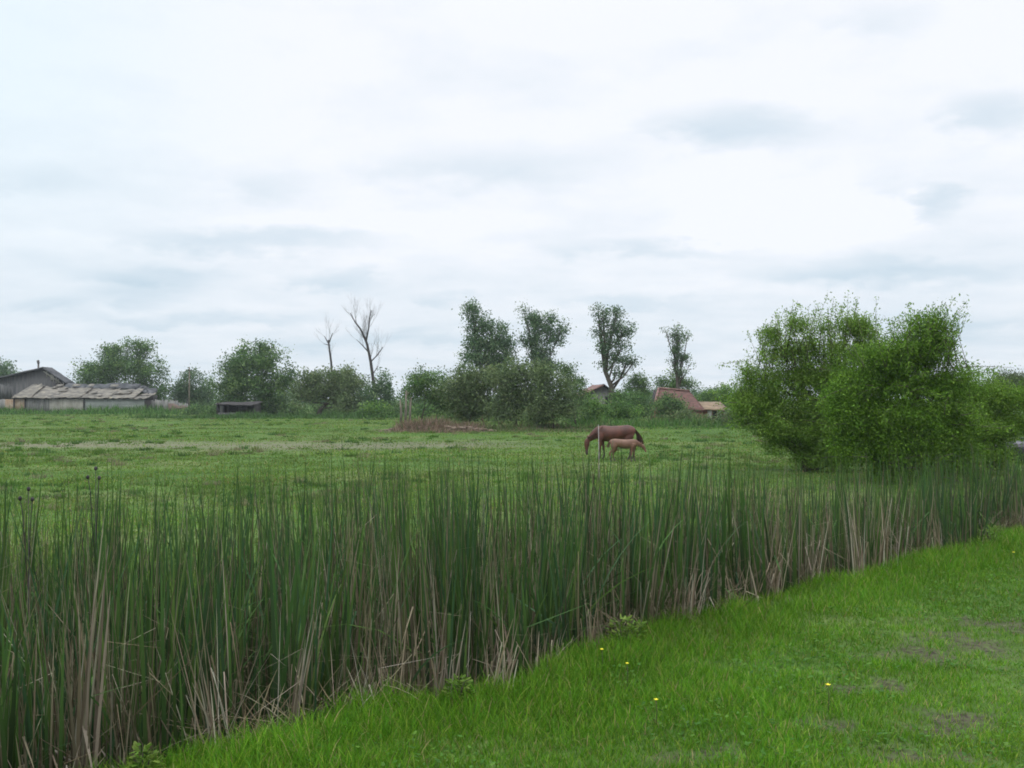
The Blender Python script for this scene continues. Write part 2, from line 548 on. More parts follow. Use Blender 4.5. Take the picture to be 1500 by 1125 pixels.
# near grass on the bank
def bank_grass():
    n = 2300000
    x = rng.uniform(-5, 15, n); y = 3.0 + 12 * rng.random(n) ** 1.25
    s, t = st(x, y)
    s2 = s + wob(t)
    keep = (s2 < 0.35) & infrustum(x, y, 2.6)
    keep &= rng.random(n) < np.clip(7.0 / y ** 1.25, 0.12, 1) * 1.0
    x, y, s2 = x[keep], y[keep], s2[keep]
    dm = dirtmask(x, y)
    clump = fbm(x * 3.2, y * 3.2, 3)
    keep = (rng.random(len(x)) > dm * 0.86) & (rng.random(len(x)) < 0.45 + 1.2 * clump) & (rng.random(len(x)) < 1 - 0.75 * sst(0, .3, s2))
    x, y, s2, clump = x[keep], y[keep], s2[keep], clump[keep]
    n = len(x)
    edge = 1 - sst(0.0, 0.9, np.abs(s2 + 0.15))
    shortz = sst(1.5, 3.6, -s2)
    tall = fbm(x * 1.3 + 8, y * 1.3, 3)
    h = (0.022 + 0.068 * tall + 0.11 * edge * rng.random(n)) * (1 - 0.55 * shortz) * rng.uniform(0.5, 1.35, n)
    h *= 0.75 + .7 * (clump - .3)
    w = rng.uniform(0.0022, 0.0048, n) * (0.8 + y * 0.05)
    tone = fbm(x * .8 + 30, y * .8 + 4, 4)[:, None]
    c = pal(n, [(0.075, 0.225, 0.014), (0.055, 0.165, 0.012), (0.13, 0.27, 0.020), (0.20, 0.28, 0.05), (0.28, 0.23, 0.13)], .28, [.36, .30, .22, .075, .045])
    yel = sst(1.4, 3.6, -s2)[:, None] * sst(.3, .6, tone)
    c = c * (0.78 + 0.80 * tone) * (.75 + .55 * clump[:, None]) * np.array([.82, .80, .66]) + yel * np.array([0.060, 0.040, 0.010]) + np.array([.008, .0, .002])
    V, q, C = blades(x, y, ground_z(x, y) - 0.01, h, w, rng.uniform(0, 6.28, n), rng.uniform(0.0, 0.5, n), rng.uniform(0.1, 1.1, n), c * 0.85, c * 1.08, K=3)
    o = mesh_obj('grass', V, q, M['grass'], None, C)
    tag(o, 'bright green uncut grass on the near bank', 'grass', kind='stuff')
    print('bank blades', n)
bank_grass()

# low broad-leaved ground cover mixed with the near grass
def clover():
    n = 60000
    x = rng.uniform(-3, 8, n); y = 3.0 + 8 * rng.random(n) ** 1.2
    s, t = st(x, y); s2 = s + wob(t)
    k = (s2 < 0.1) & infrustum(x, y, 2.2) & (fbm(x * 2 + 9, y * 2 + 3, 3) > .50) & (rng.random(n) > dirtmask(x, y) * .5)
    x, y, s2 = x[k], y[k], s2[k]
    n = len(x)
    h = rng.uniform(0.010, 0.026, n)
    c = pal(n, [(0.07, 0.17, 0.025), (0.055, 0.14, 0.025), (0.10, 0.20, 0.03)])
    V, q, C = blades(x, y, ground_z(x, y) + rng.uniform(0.0, 0.05, n), h, h * .8, rng.uniform(0, 6.28, n), rng.uniform(.8, 1.5, n), rng.uniform(0, .5, n), c, c, K=2, tipw=.5)
    o = mesh_obj('clover', V, q, M['grass'], None, C)
    tag(o, 'small round leaved ground cover among the bank grass', 'ground cover', kind='stuff')
clover()

# field grass
def field_grass():
    n = 680000
    y = 9 * np.exp(rng.random(n) * math.log(165 / 9))
    x = rng.uniform(-0.80, 0.74, n) * y
    s, t = st(x, y); s2 = s + wob(t); w_ = bedwidth(t)
    patch = fbm(x * .35, y * .35, 3)
    trkm = (1 - sst(3, 5, np.abs(y - 51.5 + 5 * (fbm(x * .09, y * .2) - .5)))) * (1 - sst(-4, 5, x))
    k = (s2 > w_ - 0.5) & (rng.random(n) < .25 + 1.3 * patch) & (rng.random(n) > trkm * .65)
    x, y, patch = x[k], y[k], patch[k]
    n = len(x)
    h = rng.uniform(0.025, 0.08, n) * (.5 + patch) * (1 + 1.2 * (rng.random(n) < .04))
    w = 0.006 + 0.0011 * y * rng.uniform(.5, 1.2, n)
    tone = fbm(x * .12 + 3, y * .25 + 9, 4)[:, None]
    c = pal(n, [(0.11, 0.21, 0.036), (0.13, 0.25, 0.04), (0.075, 0.155, 0.03), (0.19, 0.25, 0.075), (0.28, 0.25, 0.14)], .25, [.34, .24, .22, .14, .06])
    c = c * (.50 + .80 * tone) * np.array([1.05, 1.02, .75]) + np.array([.014, .006, .008])
    V, q, C = blades(x, y, ground_z(x, y) - .01, h, w, rng.uniform(0, 6.28, n), rng.uniform(0, .5, n), rng.uniform(0, .8, n), c * .9, c * 1.05, K=2)
    o = mesh_obj('field_grass', V, q, M['grass'], None, C)
    tag(o, 'grazed green meadow grass beyond the reed bed', 'grass', kind='stuff')
field_grass()
def tussocks():
    n = 3600
    yc = 11 * np.exp(rng.random(n) * math.log(150 / 11)); xc = rng.uniform(-.80, .72, n) * yc
    s, t = st(xc, yc)
    k = (s > bedwidth(t) + .3) & (fbm(xc * .10 + 40, yc * .16 + 8, 3) > .47)
    xc, yc = xc[k], yc[k]; per = 34
    x = np.repeat(xc, per) + rng.normal(0, .16, len(xc) * per); y = np.repeat(yc, per) + rng.normal(0, .16, len(xc) * per)
    sz = np.repeat(rng.uniform(.5, 1.3, len(xc)), per); n = len(x)
    cb = np.repeat(pal(len(xc), [(.07, .145, .025), (.09, .17, .03), (.12, .17, .05), (.17, .17, .09), (.055, .115, .03)], .2), per, 0)
    V, q, C = blades(x, y, ground_z(x, y) - .01, rng.uniform(.07, .22, n) * sz, .006 + .0010 * y, rng.uniform(0, 6.28, n), rng.uniform(0, .45, n), rng.uniform(0, .9, n), cb * .95, cb * 1.2, K=3)
    o = mesh_obj('tussock_grass', V, q, M['grass'], None, C)
    tag(o, 'rough darker and strawy tussocks scattered over the meadow', 'grass', kind='stuff')
tussocks()

# ------------------------------------------------------------------ reed bed
GREEN = [(0.025, 0.068, 0.020), (0.020, 0.058, 0.028), (0.036, 0.086, 0.022), (0.062, 0.118, 0.030), (0.016, 0.040, 0.019)]
DRY = [(0.25, 0.205, 0.120), (0.31, 0.27, 0.165), (0.17, 0.135, 0.080), (0.38, 0.335, 0.225), (0.13, 0.105, 0.062)]
def reed_top(x, y, s2, t):
    """height of the reed tips above datum"""
    top = 1.04 - 0.30 * sst(4, 12, t) + .10 * np.exp(-((t - 4.5) / 2.5) ** 2) - 0.06 * np.clip(s2 - 2.0, 0, 6)
    top = top + 0.60 * (fbm(x * 1.1 + 2, y * 1.1 + 5, 3) - .5)
    top = top - .20 * (1 - sst(0, .8, s2))
    return top
def reeds():
    for kind, n in (('green', 190000), ('dry', 120000)):
        x = rng.uniform(-9, 28, n * 3); y = 3.2 + 24 * rng.random(n * 3) ** 1.6
        s, t = st(x, y); s2 = s + wob(t); w_ = bedwidth(t)
        pt = fbm(x * 1.6 + 11, y * 1.6 + 2, 3)          # patches of green against patches of dead stems
        cl = vnoise(x * 5.2, y * 5.2) * .6 + vnoise(x * 11 + 3, y * 11) * .4       # the plants stand in clumps
        far = sst(w_ - 2.2, w_ + .8, s2)
        k = (s2 > 0.02) & (s2 < w_ + 1.2) & infrustum(x, y, 2.8)
        dens = np.clip(1.1 - 0.95 * far, 0, 1) * np.clip(7.0 / y, .3, 1) * sst(.45, .68, cl)
        dens *= (0.45 + .55 * sst(-.1, .7, s2))
        dens *= (sst(.30, .55, pt) * .9 + .2 if kind == 'green' else (1 - sst(.36, .66, pt)) * .75 + .25 + .25 * (1 - sst(-1, 1.5, t)) + .2 * sst(4, 6, t) * (1 - sst(8, 10, t)))
        k &= rng.random(len(x)) < dens * (.56 if kind == 'green' else 1.15)
        x, y, s2, t, cl = x[k], y[k], s2[k], t[k], cl[k]
        n2 = len(x)
        print(kind, n2)
        z = ground_z(x, y) - 0.03
        top = reed_top(x, y, s2, t)
        fac = rng.normal(0, .9, n2)
        if kind == 'green':
            h = (top - z) * (1 - .60 * rng.random(n2) ** 1.4) * 1.0
            w = rng.uniform(0.012, 0.028, n2) * (.9 + .018 * y)
            lean = np.abs(rng.normal(0, .035, n2)); bend = np.abs(rng.normal(0, .12, n2)) + rng.uniform(.4, 1.5, n2) * (rng.random(n2) < .08)
            c = pal(n2, GREEN, .28, [.3, .22, .22, .14, .12])
            c0 = c * .55 + np.array([0.010, 0.006, 0.003]); c1 = c * 1.20 + np.array([0.020, 0.026, 0.003])  # brownish foot, darkened in the colour for shade low in the bed
            brk = np.where(rng.random(n2) < .09, rng.uniform(.45, .9, n2), 9.0)
        else:
            h = (top - z) * np.where(rng.random(n2) < .50, rng.uniform(0.72, 1.0, n2), rng.uniform(0.2, .72, n2))
            w = rng.uniform(0.004, 0.014, n2) * (.9 + .018 * y)
            lean = np.abs(rng.normal(0, .07, n2)) + .9 * (rng.random(n2) < .07) * rng.random(n2); bend = np.abs(rng.normal(0, .10, n2))
            c = pal(n2, DRY, .25, [.3, .2, .25, .08, .17])
            c = c * (1 - .35 * sst(9, 13, t)[:, None])
            c = c * np.array([.90, .95, 1.0]); c0 = c * .42; c1 = c * .82  # dead stems carry the same painted shade towards the foot
            brk = np.where(rng.random(n2) < .38, rng.uniform(.3, .9, n2), 9.0)
        az_ = vnoise(x * 1.7 + 20, y * 1.7) * 12 + rng.normal(0, .8, n2); lean = lean + .05 * sst(.45, .85, vnoise(x * 2.3 + 60, y * 2.3 + 9))
        bd = (rng.uniform(1.2, 2.9, n2), rng.uniform(0, 6.28, n2))
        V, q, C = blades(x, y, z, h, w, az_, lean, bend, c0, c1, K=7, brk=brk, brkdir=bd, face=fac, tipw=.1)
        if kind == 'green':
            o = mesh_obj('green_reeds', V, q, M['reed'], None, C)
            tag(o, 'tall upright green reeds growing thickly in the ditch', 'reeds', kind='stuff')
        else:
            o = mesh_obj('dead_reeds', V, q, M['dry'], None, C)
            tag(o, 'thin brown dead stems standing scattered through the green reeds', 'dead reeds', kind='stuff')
    # fallen litter at the foot
    n = 12000
    tt = rng.uniform(-4, 16, n); ss = np.abs(rng.normal(0, .5, n)) + .12
    x = P0[0] + tt * U[0] + ss * NV[0]; y = P0[1] + tt * U[1] + ss * NV[1]
    k = infrustum(x, y, 1.0) & (fbm(x * 2.3, y * 2.3, 2) > .50); x, y = x[k], y[k]; n = len(x)
    c = pal(n, DRY, .3) * .55
    V, q, C = blades(x, y, ground_z(x, y) + rng.uniform(0, .16, n), rng.uniform(.12, .45, n), rng.uniform(.003, .008, n), rng.uniform(0, 6.28, n),
                     rng.uniform(.4, 1.75, n), rng.uniform(-.3, .6, n), c, c, K=3)
    o = mesh_obj('reed_litter', V, q, M['dry'], None, C)
    tag(o, 'tangled fallen reed litter along the foot of the reed bed', 'reed litter', kind='stuff')
reeds()

def edge_dist(px, s_):
    """distance at which this bearing meets the front edge of the bed"""
    u = (px - 750) / F; k = NV[0] * u + NV[1]; c = P0[0] * NV[0] + P0[1] * NV[1]; d = (s_ + c) / k
    for _ in range(4):
        t = (u * d - P0[0]) * U[0] + (d - P0[1]) * U[1]
        d = (s_ + c - float(wob(np.array([t]))[0])) / k
    return d

# single dead clumps that stand out at the front of the bed
def dead_clump(px, py, hgt, n, spread, lean, label, broken=.35, fan=.22, col=1.0, wid=(.005, .011), name='dead_reed_clump'):
    d = edge_dist(px, .10)
    bx, by = (px - 750) / F * d, d
    bz = gz(bx, by) - .03
    o = empty(name, (bx, by, bz), label, 'dead reeds', 'dead reed clumps at the front of the bed')
    x = rng.normal(0, spread, n); y = rng.normal(0, spread, n)
    az = np.where(rng.random(n) < .7, math.atan2(0, lean if lean else 1), rng.uniform(0, 6.28, n))
    ln = abs(lean) * .6 + np.abs(rng.normal(0, fan * .6, n))
    hh = hgt * rng.uniform(.45, 1.05, n)
    c = pal(n, [(0.34, 0.29, 0.21), (0.27, 0.22, 0.15), (0.42, 0.37, 0.29), (0.20, 0.155, 0.11)], .2) * col * .85
    m1 = rng.random(n) < .55
    for nm, sel, K in (('dry_stalks', m1, 7), ('dry_leaves', ~m1, 7)):
        k = int(sel.sum())
        if not k: continue
        brk = np.where(rng.random(k) < broken, rng.uniform(.35, .85, k), 9.0)
        Vv, q, C = blades(x[sel], y[sel], np.zeros(k), hh[sel] * (1 if nm == 'dry_stalks' else .75), rng.uniform(*wid, k) * (.7 if nm == 'dry_stalks' else 1.25), az[sel] + rng.normal(0, .5, k), ln[sel],
                          np.abs(rng.normal(0, .14, k)), c[sel] * .9, c[sel] * 1.05, K=K, brk=brk, brkdir=(rng.uniform(1.3, 2.9, k), rng.uniform(0, 6.28, k)), face=rng.normal(0, .8, k))
        po = mesh_obj(nm, Vv, q, M['dry'], o, C)
        tag(po, kind='stuff') if False else None
    return o
dead_clump(128, 1105, 1.15, 14, .022, .07, 'broad pale dead reed bundle standing upright near the left corner', .1, .05, .72, (.014, .026))
dead_clump(92, 1040, .42, 40, .10, -.5, 'snapped grey stalks lying criss-cross left of the pale upright bundle', .6, .5, .9)
dead_clump(318, 1035, .75, 22, .05, -.30, 'dead stalks propping one another, leaning left before the dark ditch', .3, .25, 1.0)
dead_clump(430, 1000, .85, 18, .03, .06, 'slim upright dead clump left of the two tepee-shaped ones', .2, .08, .85)
dead_clump(512, 1010, .50, 26, .06, .2, 'low grey tepee of dead leaves, left one of two', .5, .3, .9)
dead_clump(566, 1000, .55, 28, .06, -.15, 'low grey tepee of dead leaves, right one of two', .5, .3, 1.0)
dead_clump(655, 965, .60, 26, .05, .05, 'brownish dead clump with one stalk snapped sideways', .5, .12, .8)
dead_clump(735, 950, .62, 34, .07, .1, 'greyish dead clump just left of the pale fan', .4, .25, 1.0)
dead_clump(800, 950, .36, 46, .08, .0, 'short pale fan of dead leaves at the grass edge', .3, .5, 1.1)
dead_clump(868, 925, .62, 20, .03, -.05, 'tall thin dead clump right of the pale fan', .2, .08, .9)
dead_clump(905, 885, .40, 14, .03, .45, 'small bright dead stalks leaning right over a leafy weed', .3, .2, 1.2)
dead_clump(1010, 900, .72, 34, .07, .10, 'wide brown dead clump leaning right beside the arching stalks', .4, .2, .9)
dead_clump(1075, 895, .80, 40, .08, -.20, 'wide dead clump with arching grey stalks', .6, .25, 1.05)
dead_clump(1130, 875, .85, 24, .04, .22, 'pale dead clump leaning right out of the bed', .25, .12, 1.25)
dead_clump(1192, 850, .85, 22, .04, .14, 'dead clump with three snapped stalks pointing up right', .7, .15, 1.1)
dead_clump(1252, 838, 1.0, 24, .05, -.02, 'tall straight dead clump under the left side of the big bush', .15, .06, 1.05)
dead_clump(1285, 835, 1.0, 20, .05, .03, 'tall straight dead clump under the middle of the big bush', .15, .06, 1.0)
dead_clump(1318, 822, .75, 20, .04, .10, 'pale dead clump with a curved foot at the grass edge', .2, .1, 1.15)
dead_clump(1376, 805, .55, 14, .03, -.02, 'thin pale dead clump nearest the right end of the bed', .1, .06, 1.15)
dead_clump(1440, 790, .35, 30, .10, .1, 'low dark tangle of dead reed at the right end of the bed', .6, .4, .6)

# heap of old reed at the bottom left
hx, hy = -2.15, 3.85
hp = empty('reed_heap', (hx, hy, gz(hx, hy)), 'low grey heap of old matted reeds at the left corner', 'reed heap')
n = 900
a = rng.uniform(0, 6.28, n); r = np.sqrt(rng.random(n)) * .42
hz = (1 - (r / .42) ** 2) * .30 * rng.random(n)
c = pal(n, DRY, .25) * .62
Vv, q, C = blades(r * np.cos(a), r * np.sin(a), hz, rng.uniform(.12, .40, n), rng.uniform(.004, .010, n), rng.uniform(0, 6.28, n), rng.uniform(1.1, 1.9, n), rng.uniform(-.2, .5, n), c, c, K=3)
mesh_obj('matted_stalk', Vv, q, M['dry'], hp, C)
fl = empty('fallen_reed_stalk', (-1.88, 3.82, gz(-1.88, 3.82) + .1), 'thick pale fallen stalk sloping down to the right across the left corner', 'dead reed')
mb = MB(); mb.tube([(-.16, .10, .12), (-.05, .03, .09), (.08, -.03, .07), (.20, -.10, .02)], [.004, .006, .006, .004], 6)
mb.build('stalk', M['palebark'], fl, True)
mb = MB(); mb.tube([(0, .02, .10), (.05, .05, .24)], [.006, .002], 5); mb.build('side_shoot', M['palebark'], fl, True)

# ------------------------------------------------------------------ small plants
def seed_head_plant(px, py, d, label):
    x, y, zt = at(px, py, d)
    z0 = gz(x, y)
    o = empty('seed_head_plant', (x, y, z0), label, 'plant')
    H = zt - z0
    mb = MB(); mb.tube([(0.0, 0, 0), (.01, 0, H * .5), (.0, 0, H)], [.004, .003, .002], 5)
    heads = [(.0, H), (-.05, H - .055), (.022, H - .06)]
    for hx_, hz_ in heads[1:]:
        mb.tube([(0, 0, H * .75), (hx_ * .7, 0, hz_ - .08), (hx_, 0, hz_)], [.003, .003, .002], 4)
    mb.build('stem', M['darkwood'], o)
    for hx_, hz_ in heads:
        b = MB(); b.ball((hx_, 0, hz_), (.011, .011, .014)); b.build('seed_head', M['darkwood'], o, True)
seed_head_plant(141, 686, 5.6, 'dark stalk with several round dry seed heads above the left reeds')
seed_head_plant(43, 716, 5.2, 'short dark seed head near the left edge among reed tips')

def weed(px, py, label, s=.2):
    d = edge_dist(px, -.05)
    x, y = (px - 750) / F * d, d
    o = empty('leafy_weed', (x, y, gz(x, y)), label, 'weed', 'leafy weeds at the edge of the reeds')
    n = 130
    a = rng.uniform(0, 6.28, n); hh = rng.random(n) * s
    rr = .22 * s + .55 * s * rng.random(n)
    c = pal(n, [(0.11, 0.20, 0.03), (0.08, 0.15, 0.02), (0.17, 0.24, 0.05)])
    V, q, C = blades(rr * np.cos(a) * (1 - hh / s * .5), rr * np.sin(a) * (1 - hh / s * .5), hh, np.full(n, .03), np.full(n, .020), a, rng.uniform(.6, 1.5, n), rng.uniform(0, .5, n), c, c, K=3, tipw=.2, wpow=2)
    mesh_obj('foliage', V, q, M['grass'], o, C)
    mb = MB()
    for k in range(5):
        b = random.uniform(0, 6.28); e = random.uniform(.3, .6) * s
        mb.tube([(0, 0, -.02), (math.cos(b) * e * .5, math.sin(b) * e * .5, s * .5), (math.cos(b) * e, math.sin(b) * e, s * .95)], [.004, .003, .001], 4)
    mb.build('stem', M['grass'] if False else M['bark'], o)
weed(912, 900, 'yellow-green leafy weed at the reed edge right of centre', .18)
weed(930, 912, 'small leafy weed just below the larger yellow-green one', .13)
weed(672, 985, 'round leafy weed at the reed edge left of the pale fan', .12)
weed(212, 1100, 'leafy weed at the foot of the reeds near the left corner', .13)
weed(1452, 800, 'bright leafy weed at the right end of the reed bed', .20)

Mflow = rough_mat('yellow_petals', (0.75, 0.62, 0.02), (0.85, 0.78, 0.05), 30, .5, .05)
def flower(px, py, label, r=.012):
    d = F * (EYE - .13) / (py - HY)
    x, y = (px - 750) / F * d, d
    z0 = gz(x, y)
    o = empty('yellow_flower', (x, y, z0), label, 'flower', 'yellow flowers in the near grass')
    H = .14
    mb = MB(); mb.tube([(0, 0, 0), (.004, 0, H * .6), (0, 0, H)], [.0018, .0015, .0012], 4); mb.build('stem', M['grass'] if False else M['bark'], o)
    for k in range(5):
        a = 2 * math.pi * k / 5
        b = MB()
        ca, sa = math.cos(a), math.sin(a)
        P = lambda u, v, w: (ca * u - sa * v, sa * u + ca * v, H + w)
        b.add([P(0, 0, 0), P(r * .6, -r * .5, .004), P(r * 1.15, 0, .008), P(r * .6, r * .5, .004)], [(0, 1, 2, 3)])
        b.add([P(0, 0, -.001), P(r * .6, -r * .5, .003), P(r * 1.15, 0, .007), P(r * .6, r * .5, .003)], [(3, 2, 1, 0)])
        b.build('petal', Mflow, o)
    b = MB(); b.ball((0, 0, H + .003), (r * .35, r * .35, r * .3)); b.build('flower_centre', Mflow, o, True)
flower(960, 1027, 'yellow flower low in the bright grass, nearest to the bottom edge', .010)
flower(1211, 1007, 'yellow flower at the edge of the trampled patch, largest of them', .012)
flower(918, 976, 'tiny yellow flower farther back, above the lowest one', .009)
flower(881, 956, 'tiny yellow flower close under the reeds', .010)
flower(1483, 808, 'small pale yellow flower far right by the bed end', .012)

def thin_stake():
    x, y, zt = at(877, 622, 16.5)
    z0 = gz(x, y)
    o = MB(); H = zt - z0
    o.tube([(0, 0, 0), (.01, 0, H * .5), (-.005, 0, H)], [.008, .007, .006], 6)
    ob = o.build('thin_stake', M['palestake'])
    ob.location = (x, y, z0)
    tag(ob, 'thin pale stake standing in front of the brown horse', 'stake')
thin_stake()

# ------------------------------------------------------------------ trees
def limbs(mb, p, d, L, r, depth, out, spread=.6, up=.25, n=3, twig=.35):
    """recursive branch; collects tips"""
    p = Vector(p); d = Vector(d).normalized()
    pts, rad = [p.copy()], [r]
    seg = 3
    for i in range(seg):
        d = (d + Vector((random.uniform(-1, 1), random.uniform(-1, 1), random.uniform(-.6, 1))) * .14 + Vector((0, 0, up * .15))).normalized()
        p = p + d * (L / seg)
        pts.append(p.copy()); rad.append(r * (1 - .5 * (i + 1) / seg))
    mb.tube(pts, rad, 6 if r > .05 else 4)
    out.append(p.copy())
    if depth <= 0: return
    for k in range(n):
        b = pts[random.choice((1, 2, 3, 3))]
        nd = (d + Vector((random.uniform(-1, 1), random.uniform(-1, 1), random.uniform(-.5, .9))) * spread).normalized()
        limbs(mb, b, nd, L * random.uniform(.5, .75), r * .5, depth - 1, out, spread, up, n, twig)

def leaf_cloud(cent, rad, n_clump, clump_r, per, lsize, cols, gap=.5, asp=.5, surf=.45, drop=0.0, seed=0, vertical=0.0):
    """cent (k,3), rad (k,3): leaf faces in clumps filling overlapping ellipsoids, with holes"""
    k = len(cent)
    wts = rad[:, 0] * rad[:, 2] + .15 * rad[:, 0] * rad[:, 1]; wts = wts / wts.sum()
    b = rng.choice(k, n_clump, p=wts)
    d = rng.normal(0, 1, (n_clump, 3)); d /= np.linalg.norm(d, axis=1)[:, None]
    # lumpy radius
    lump = .97 + .34 * np.sin(d[:, 0] * 5 + b * 1.7 + seed) * np.sin(d[:, 2] * 6 + b * 2.3) + .20 * np.sin(d[:, 0] * 13 + d[:, 2] * 11 + seed + b)
    r = rng.random(n_clump) ** surf * lump
    c = cent[b] + d * rad[b] * r[:, None]
    f = 1.1 / max(np.median(rad), 1e-3)
    nz = np.sin(c[:, 0] * f * 3.1 + seed) + np.sin(c[:, 2] * f * 3.7 + seed * 2) + np.sin(c[:, 1] * f * 2.9 + c[:, 0] * f * 2 + seed) + np.sin((c[:, 0] + c[:, 2]) * f * 6.3)
    keep = rng.random(n_clump) < np.clip(.55 + nz * .42 * gap * 2, .45 * (1 - gap), 1)
    c = c[keep]; nc = len(c)
    tint = pal(nc, cols, .22)
    m_ = nc * per
    ce = np.repeat(c, per, 0) + rng.normal(0, clump_r, (m_, 3)) * np.array([1, 1, .8])
    ce[:, 2] -= drop * rng.random(m_)
    t = np.repeat(tint, per, 0) * (1 + rng.uniform(-.18, .18, (m_, 1)))
    a = rng.normal(0, 1, (m_, 3))
    a[:, 2] += vertical * 3
    a /= np.linalg.norm(a, axis=1)[:, None]
    q = rng.normal(0, 1, (m_, 3)); q -= (q * a).sum(1)[:, None] * a; q /= np.linalg.norm(q, axis=1)[:, None]
    s = (lsize * rng.uniform(.55, 1.3, m_))[:, None]
    nrm = np.cross(a, q)
    V = np.stack([ce - a * s * .5, ce + q * s * asp * .5 + nrm * s * .08, ce + a * s * .5, ce - q * s * asp * .5 + nrm * s * .08], 1).reshape(-1, 3)
    Q = np.arange(m_ * 4).reshape(-1, 4)
    return V, Q, np.repeat(t, 4, 0), c

FAR = [(0.106, 0.194, 0.06), (0.081, 0.15, 0.052), (0.156, 0.244, 0.075), (0.06, 0.112, 0.044)]
FARB = [(0.111, 0.189, 0.086), (0.086, 0.15, 0.074), (0.163, 0.234, 0.11), (0.065, 0.114, 0.06)]  # bluer leaves, some distance haze mixed into the leaf colour
OLIVE = [(0.132, 0.184, 0.074), (0.103, 0.152, 0.063), (0.172, 0.224, 0.095), (0.081, 0.115, 0.053)]
LIGHT = [(0.12, 0.239, 0.049), (0.09, 0.179, 0.044), (0.179, 0.284, 0.069), (0.067, 0.135, 0.041)]
NEAR = [(.115, .225, .022), (.095, .190, .02), (.145, .265, .030), (.075, .155, .018)]
NEARL = [(.165, .280, .040), (.130, .235, .032), (.215, .335, .065), (.100, .190, .028)]

def tree(name, label, cat, bpx, Y, blobs, cols, dens=1.0, leaf=.34, gap=.5, trunk_r=None, lean=(0, 0), group=None, bark='bark', per=22, clump=None,
         depth=1.0, tips=None, asp=.55, surf=.42, forks=None, part='crown', drop=0, trunk_top=None, vertical=0.0):
    leaf = leaf * .80
    m_ = Y / F
    bx = (bpx - 750) * m_
    bz = gz(bx, Y)
    o = empty(name, (bx, Y, bz), label, cat, group)
    cent = np.array([((px - 750) * m_ - bx, random.uniform(-.25, .25) * rx * m_ * depth, EYE - (py - HY) * m_ - bz) for px, py, rx, ry in blobs])
    rad = np.array([(rx * m_, max(rx, ry) * m_ * .85 * depth, ry * m_) for px, py, rx, ry in blobs])
    area = (rad[:, 0] * rad[:, 2]).sum() * math.pi
    clump = clump or leaf * 1.5
    n_cl = int(max(20, dens * area * 7.5 / (per * leaf * leaf * asp * .5)))
    V, Q, C, cl = leaf_cloud(cent, rad, n_cl, clump, per, leaf, cols, gap, asp, surf, drop, seed=bpx * .37, vertical=vertical)
    V[:, 2] = np.maximum(V[:, 2], 0.02 + 0 * V[:, 2])
    mesh_obj(part, V, Q, M['leaf'], o, C)
    # trunk with a limb to every mass of leaves and twigs to some of the clumps
    H = float((cent[:, 2]).max())
    tr = trunk_r or H * .018
    mb = MB()
    topc = cent[np.argmax(cent[:, 2])]
    p0 = Vector((0, 0, -.1)); 
    axis_pts = [p0]
    rads = [tr * 1.25]
    nseg = 6
    tt = trunk_top or .9
    for i in range(1, nseg + 1):
        f = i / nseg
        axis_pts.append(Vector((topc[0] * f ** 1.3 * .9 + math.sin(i * 1.9 + bpx) * tr * .7, topc[1] * f * .9 + math.cos(i * 2.3 + bpx) * tr * .7, topc[2] * f * tt)))
        rads.append(tr * (1 - .85 * f))
    mb.tube(axis_pts, rads, 8)
    for c_, r_ in zip(cent, rad):
        zt = max(.15, min(c_[2] - r_[2] * .3, H * .85) * random.uniform(.45, .8))
        f = min(1, zt / (topc[2] * tt)); i0 = int(f * nseg); i0 = min(i0, nseg - 1)
        a = axis_pts[i0].lerp(axis_pts[i0 + 1], f * nseg - i0)
        c3 = Vector(c_)
        mid = a.lerp(c3, .5) + Vector((0, 0, -.1 * (c3 - a).length))
        rr = tr * .45 * (1 - .5 * f)
        mb.tube([a, mid, c3], [rr, rr * .7, rr * .35], 5)
        near = [Vector(q) for q in cl[np.linalg.norm((cl - c_) / r_, axis=1) < 1.25][:: max(1, len(cl) // 60)][:16]]
        for q in near:
            b = mid.lerp(c3, random.random())
            mb.tube([b, b.lerp(q, .5) + Vector((0, 0, .05 * (q - b).length)), q], [rr * .4, rr * .25, rr * .08], 4)
    mb.build('trunk' if part == 'crown' else 'stem', M[bark], o)
    return o

# ---- far left to right
tree('leafy_tree', 'small pale tree cut by the left edge behind the gabled barn', 'tree', 5, 185, [(4, 546, 22, 16), (-20, 540, 25, 20), (14, 553, 14, 10)], FARB, leaf=.5)
tree('leafy_tree', 'broad dark green tree behind the long low shed', 'tree', 182, 168,
     [(150, 548, 36, 30), (206, 545, 33, 32), (180, 528, 24, 22), (186, 505, 10, 11), (207, 510, 12, 14), (135, 562, 26, 24), (228, 566, 16, 30), (165, 520, 16, 14), (150, 575, 40, 22), (205, 580, 38, 22), (155, 512, 5, 6), (238, 545, 6, 10)],
     FAR, leaf=.5, gap=.5)
tree('leafy_tree', 'small round tree between the broad tree and the large one, right of the thin pole', 'tree', 283, 172,
     [(283, 560, 22, 18), (268, 575, 18, 20), (300, 574, 16, 18), (284, 585, 28, 16), (283, 545, 5, 7)], FARB, leaf=.5)
tree('leafy_tree', 'large dark rounded tree over the dark open hut', 'tree', 372, 132,
     [(372, 532, 36, 26), (398, 522, 20, 17), (350, 540, 26, 22), (340, 560, 26, 26), (372, 570, 44, 32), (410, 560, 22, 28), (382, 515, 12, 12), (355, 515, 6, 8), (330, 580, 16, 20), (395, 590, 30, 18), (427, 548, 8, 12), (320, 545, 6, 8)],
     FAR, leaf=.42, gap=.4)
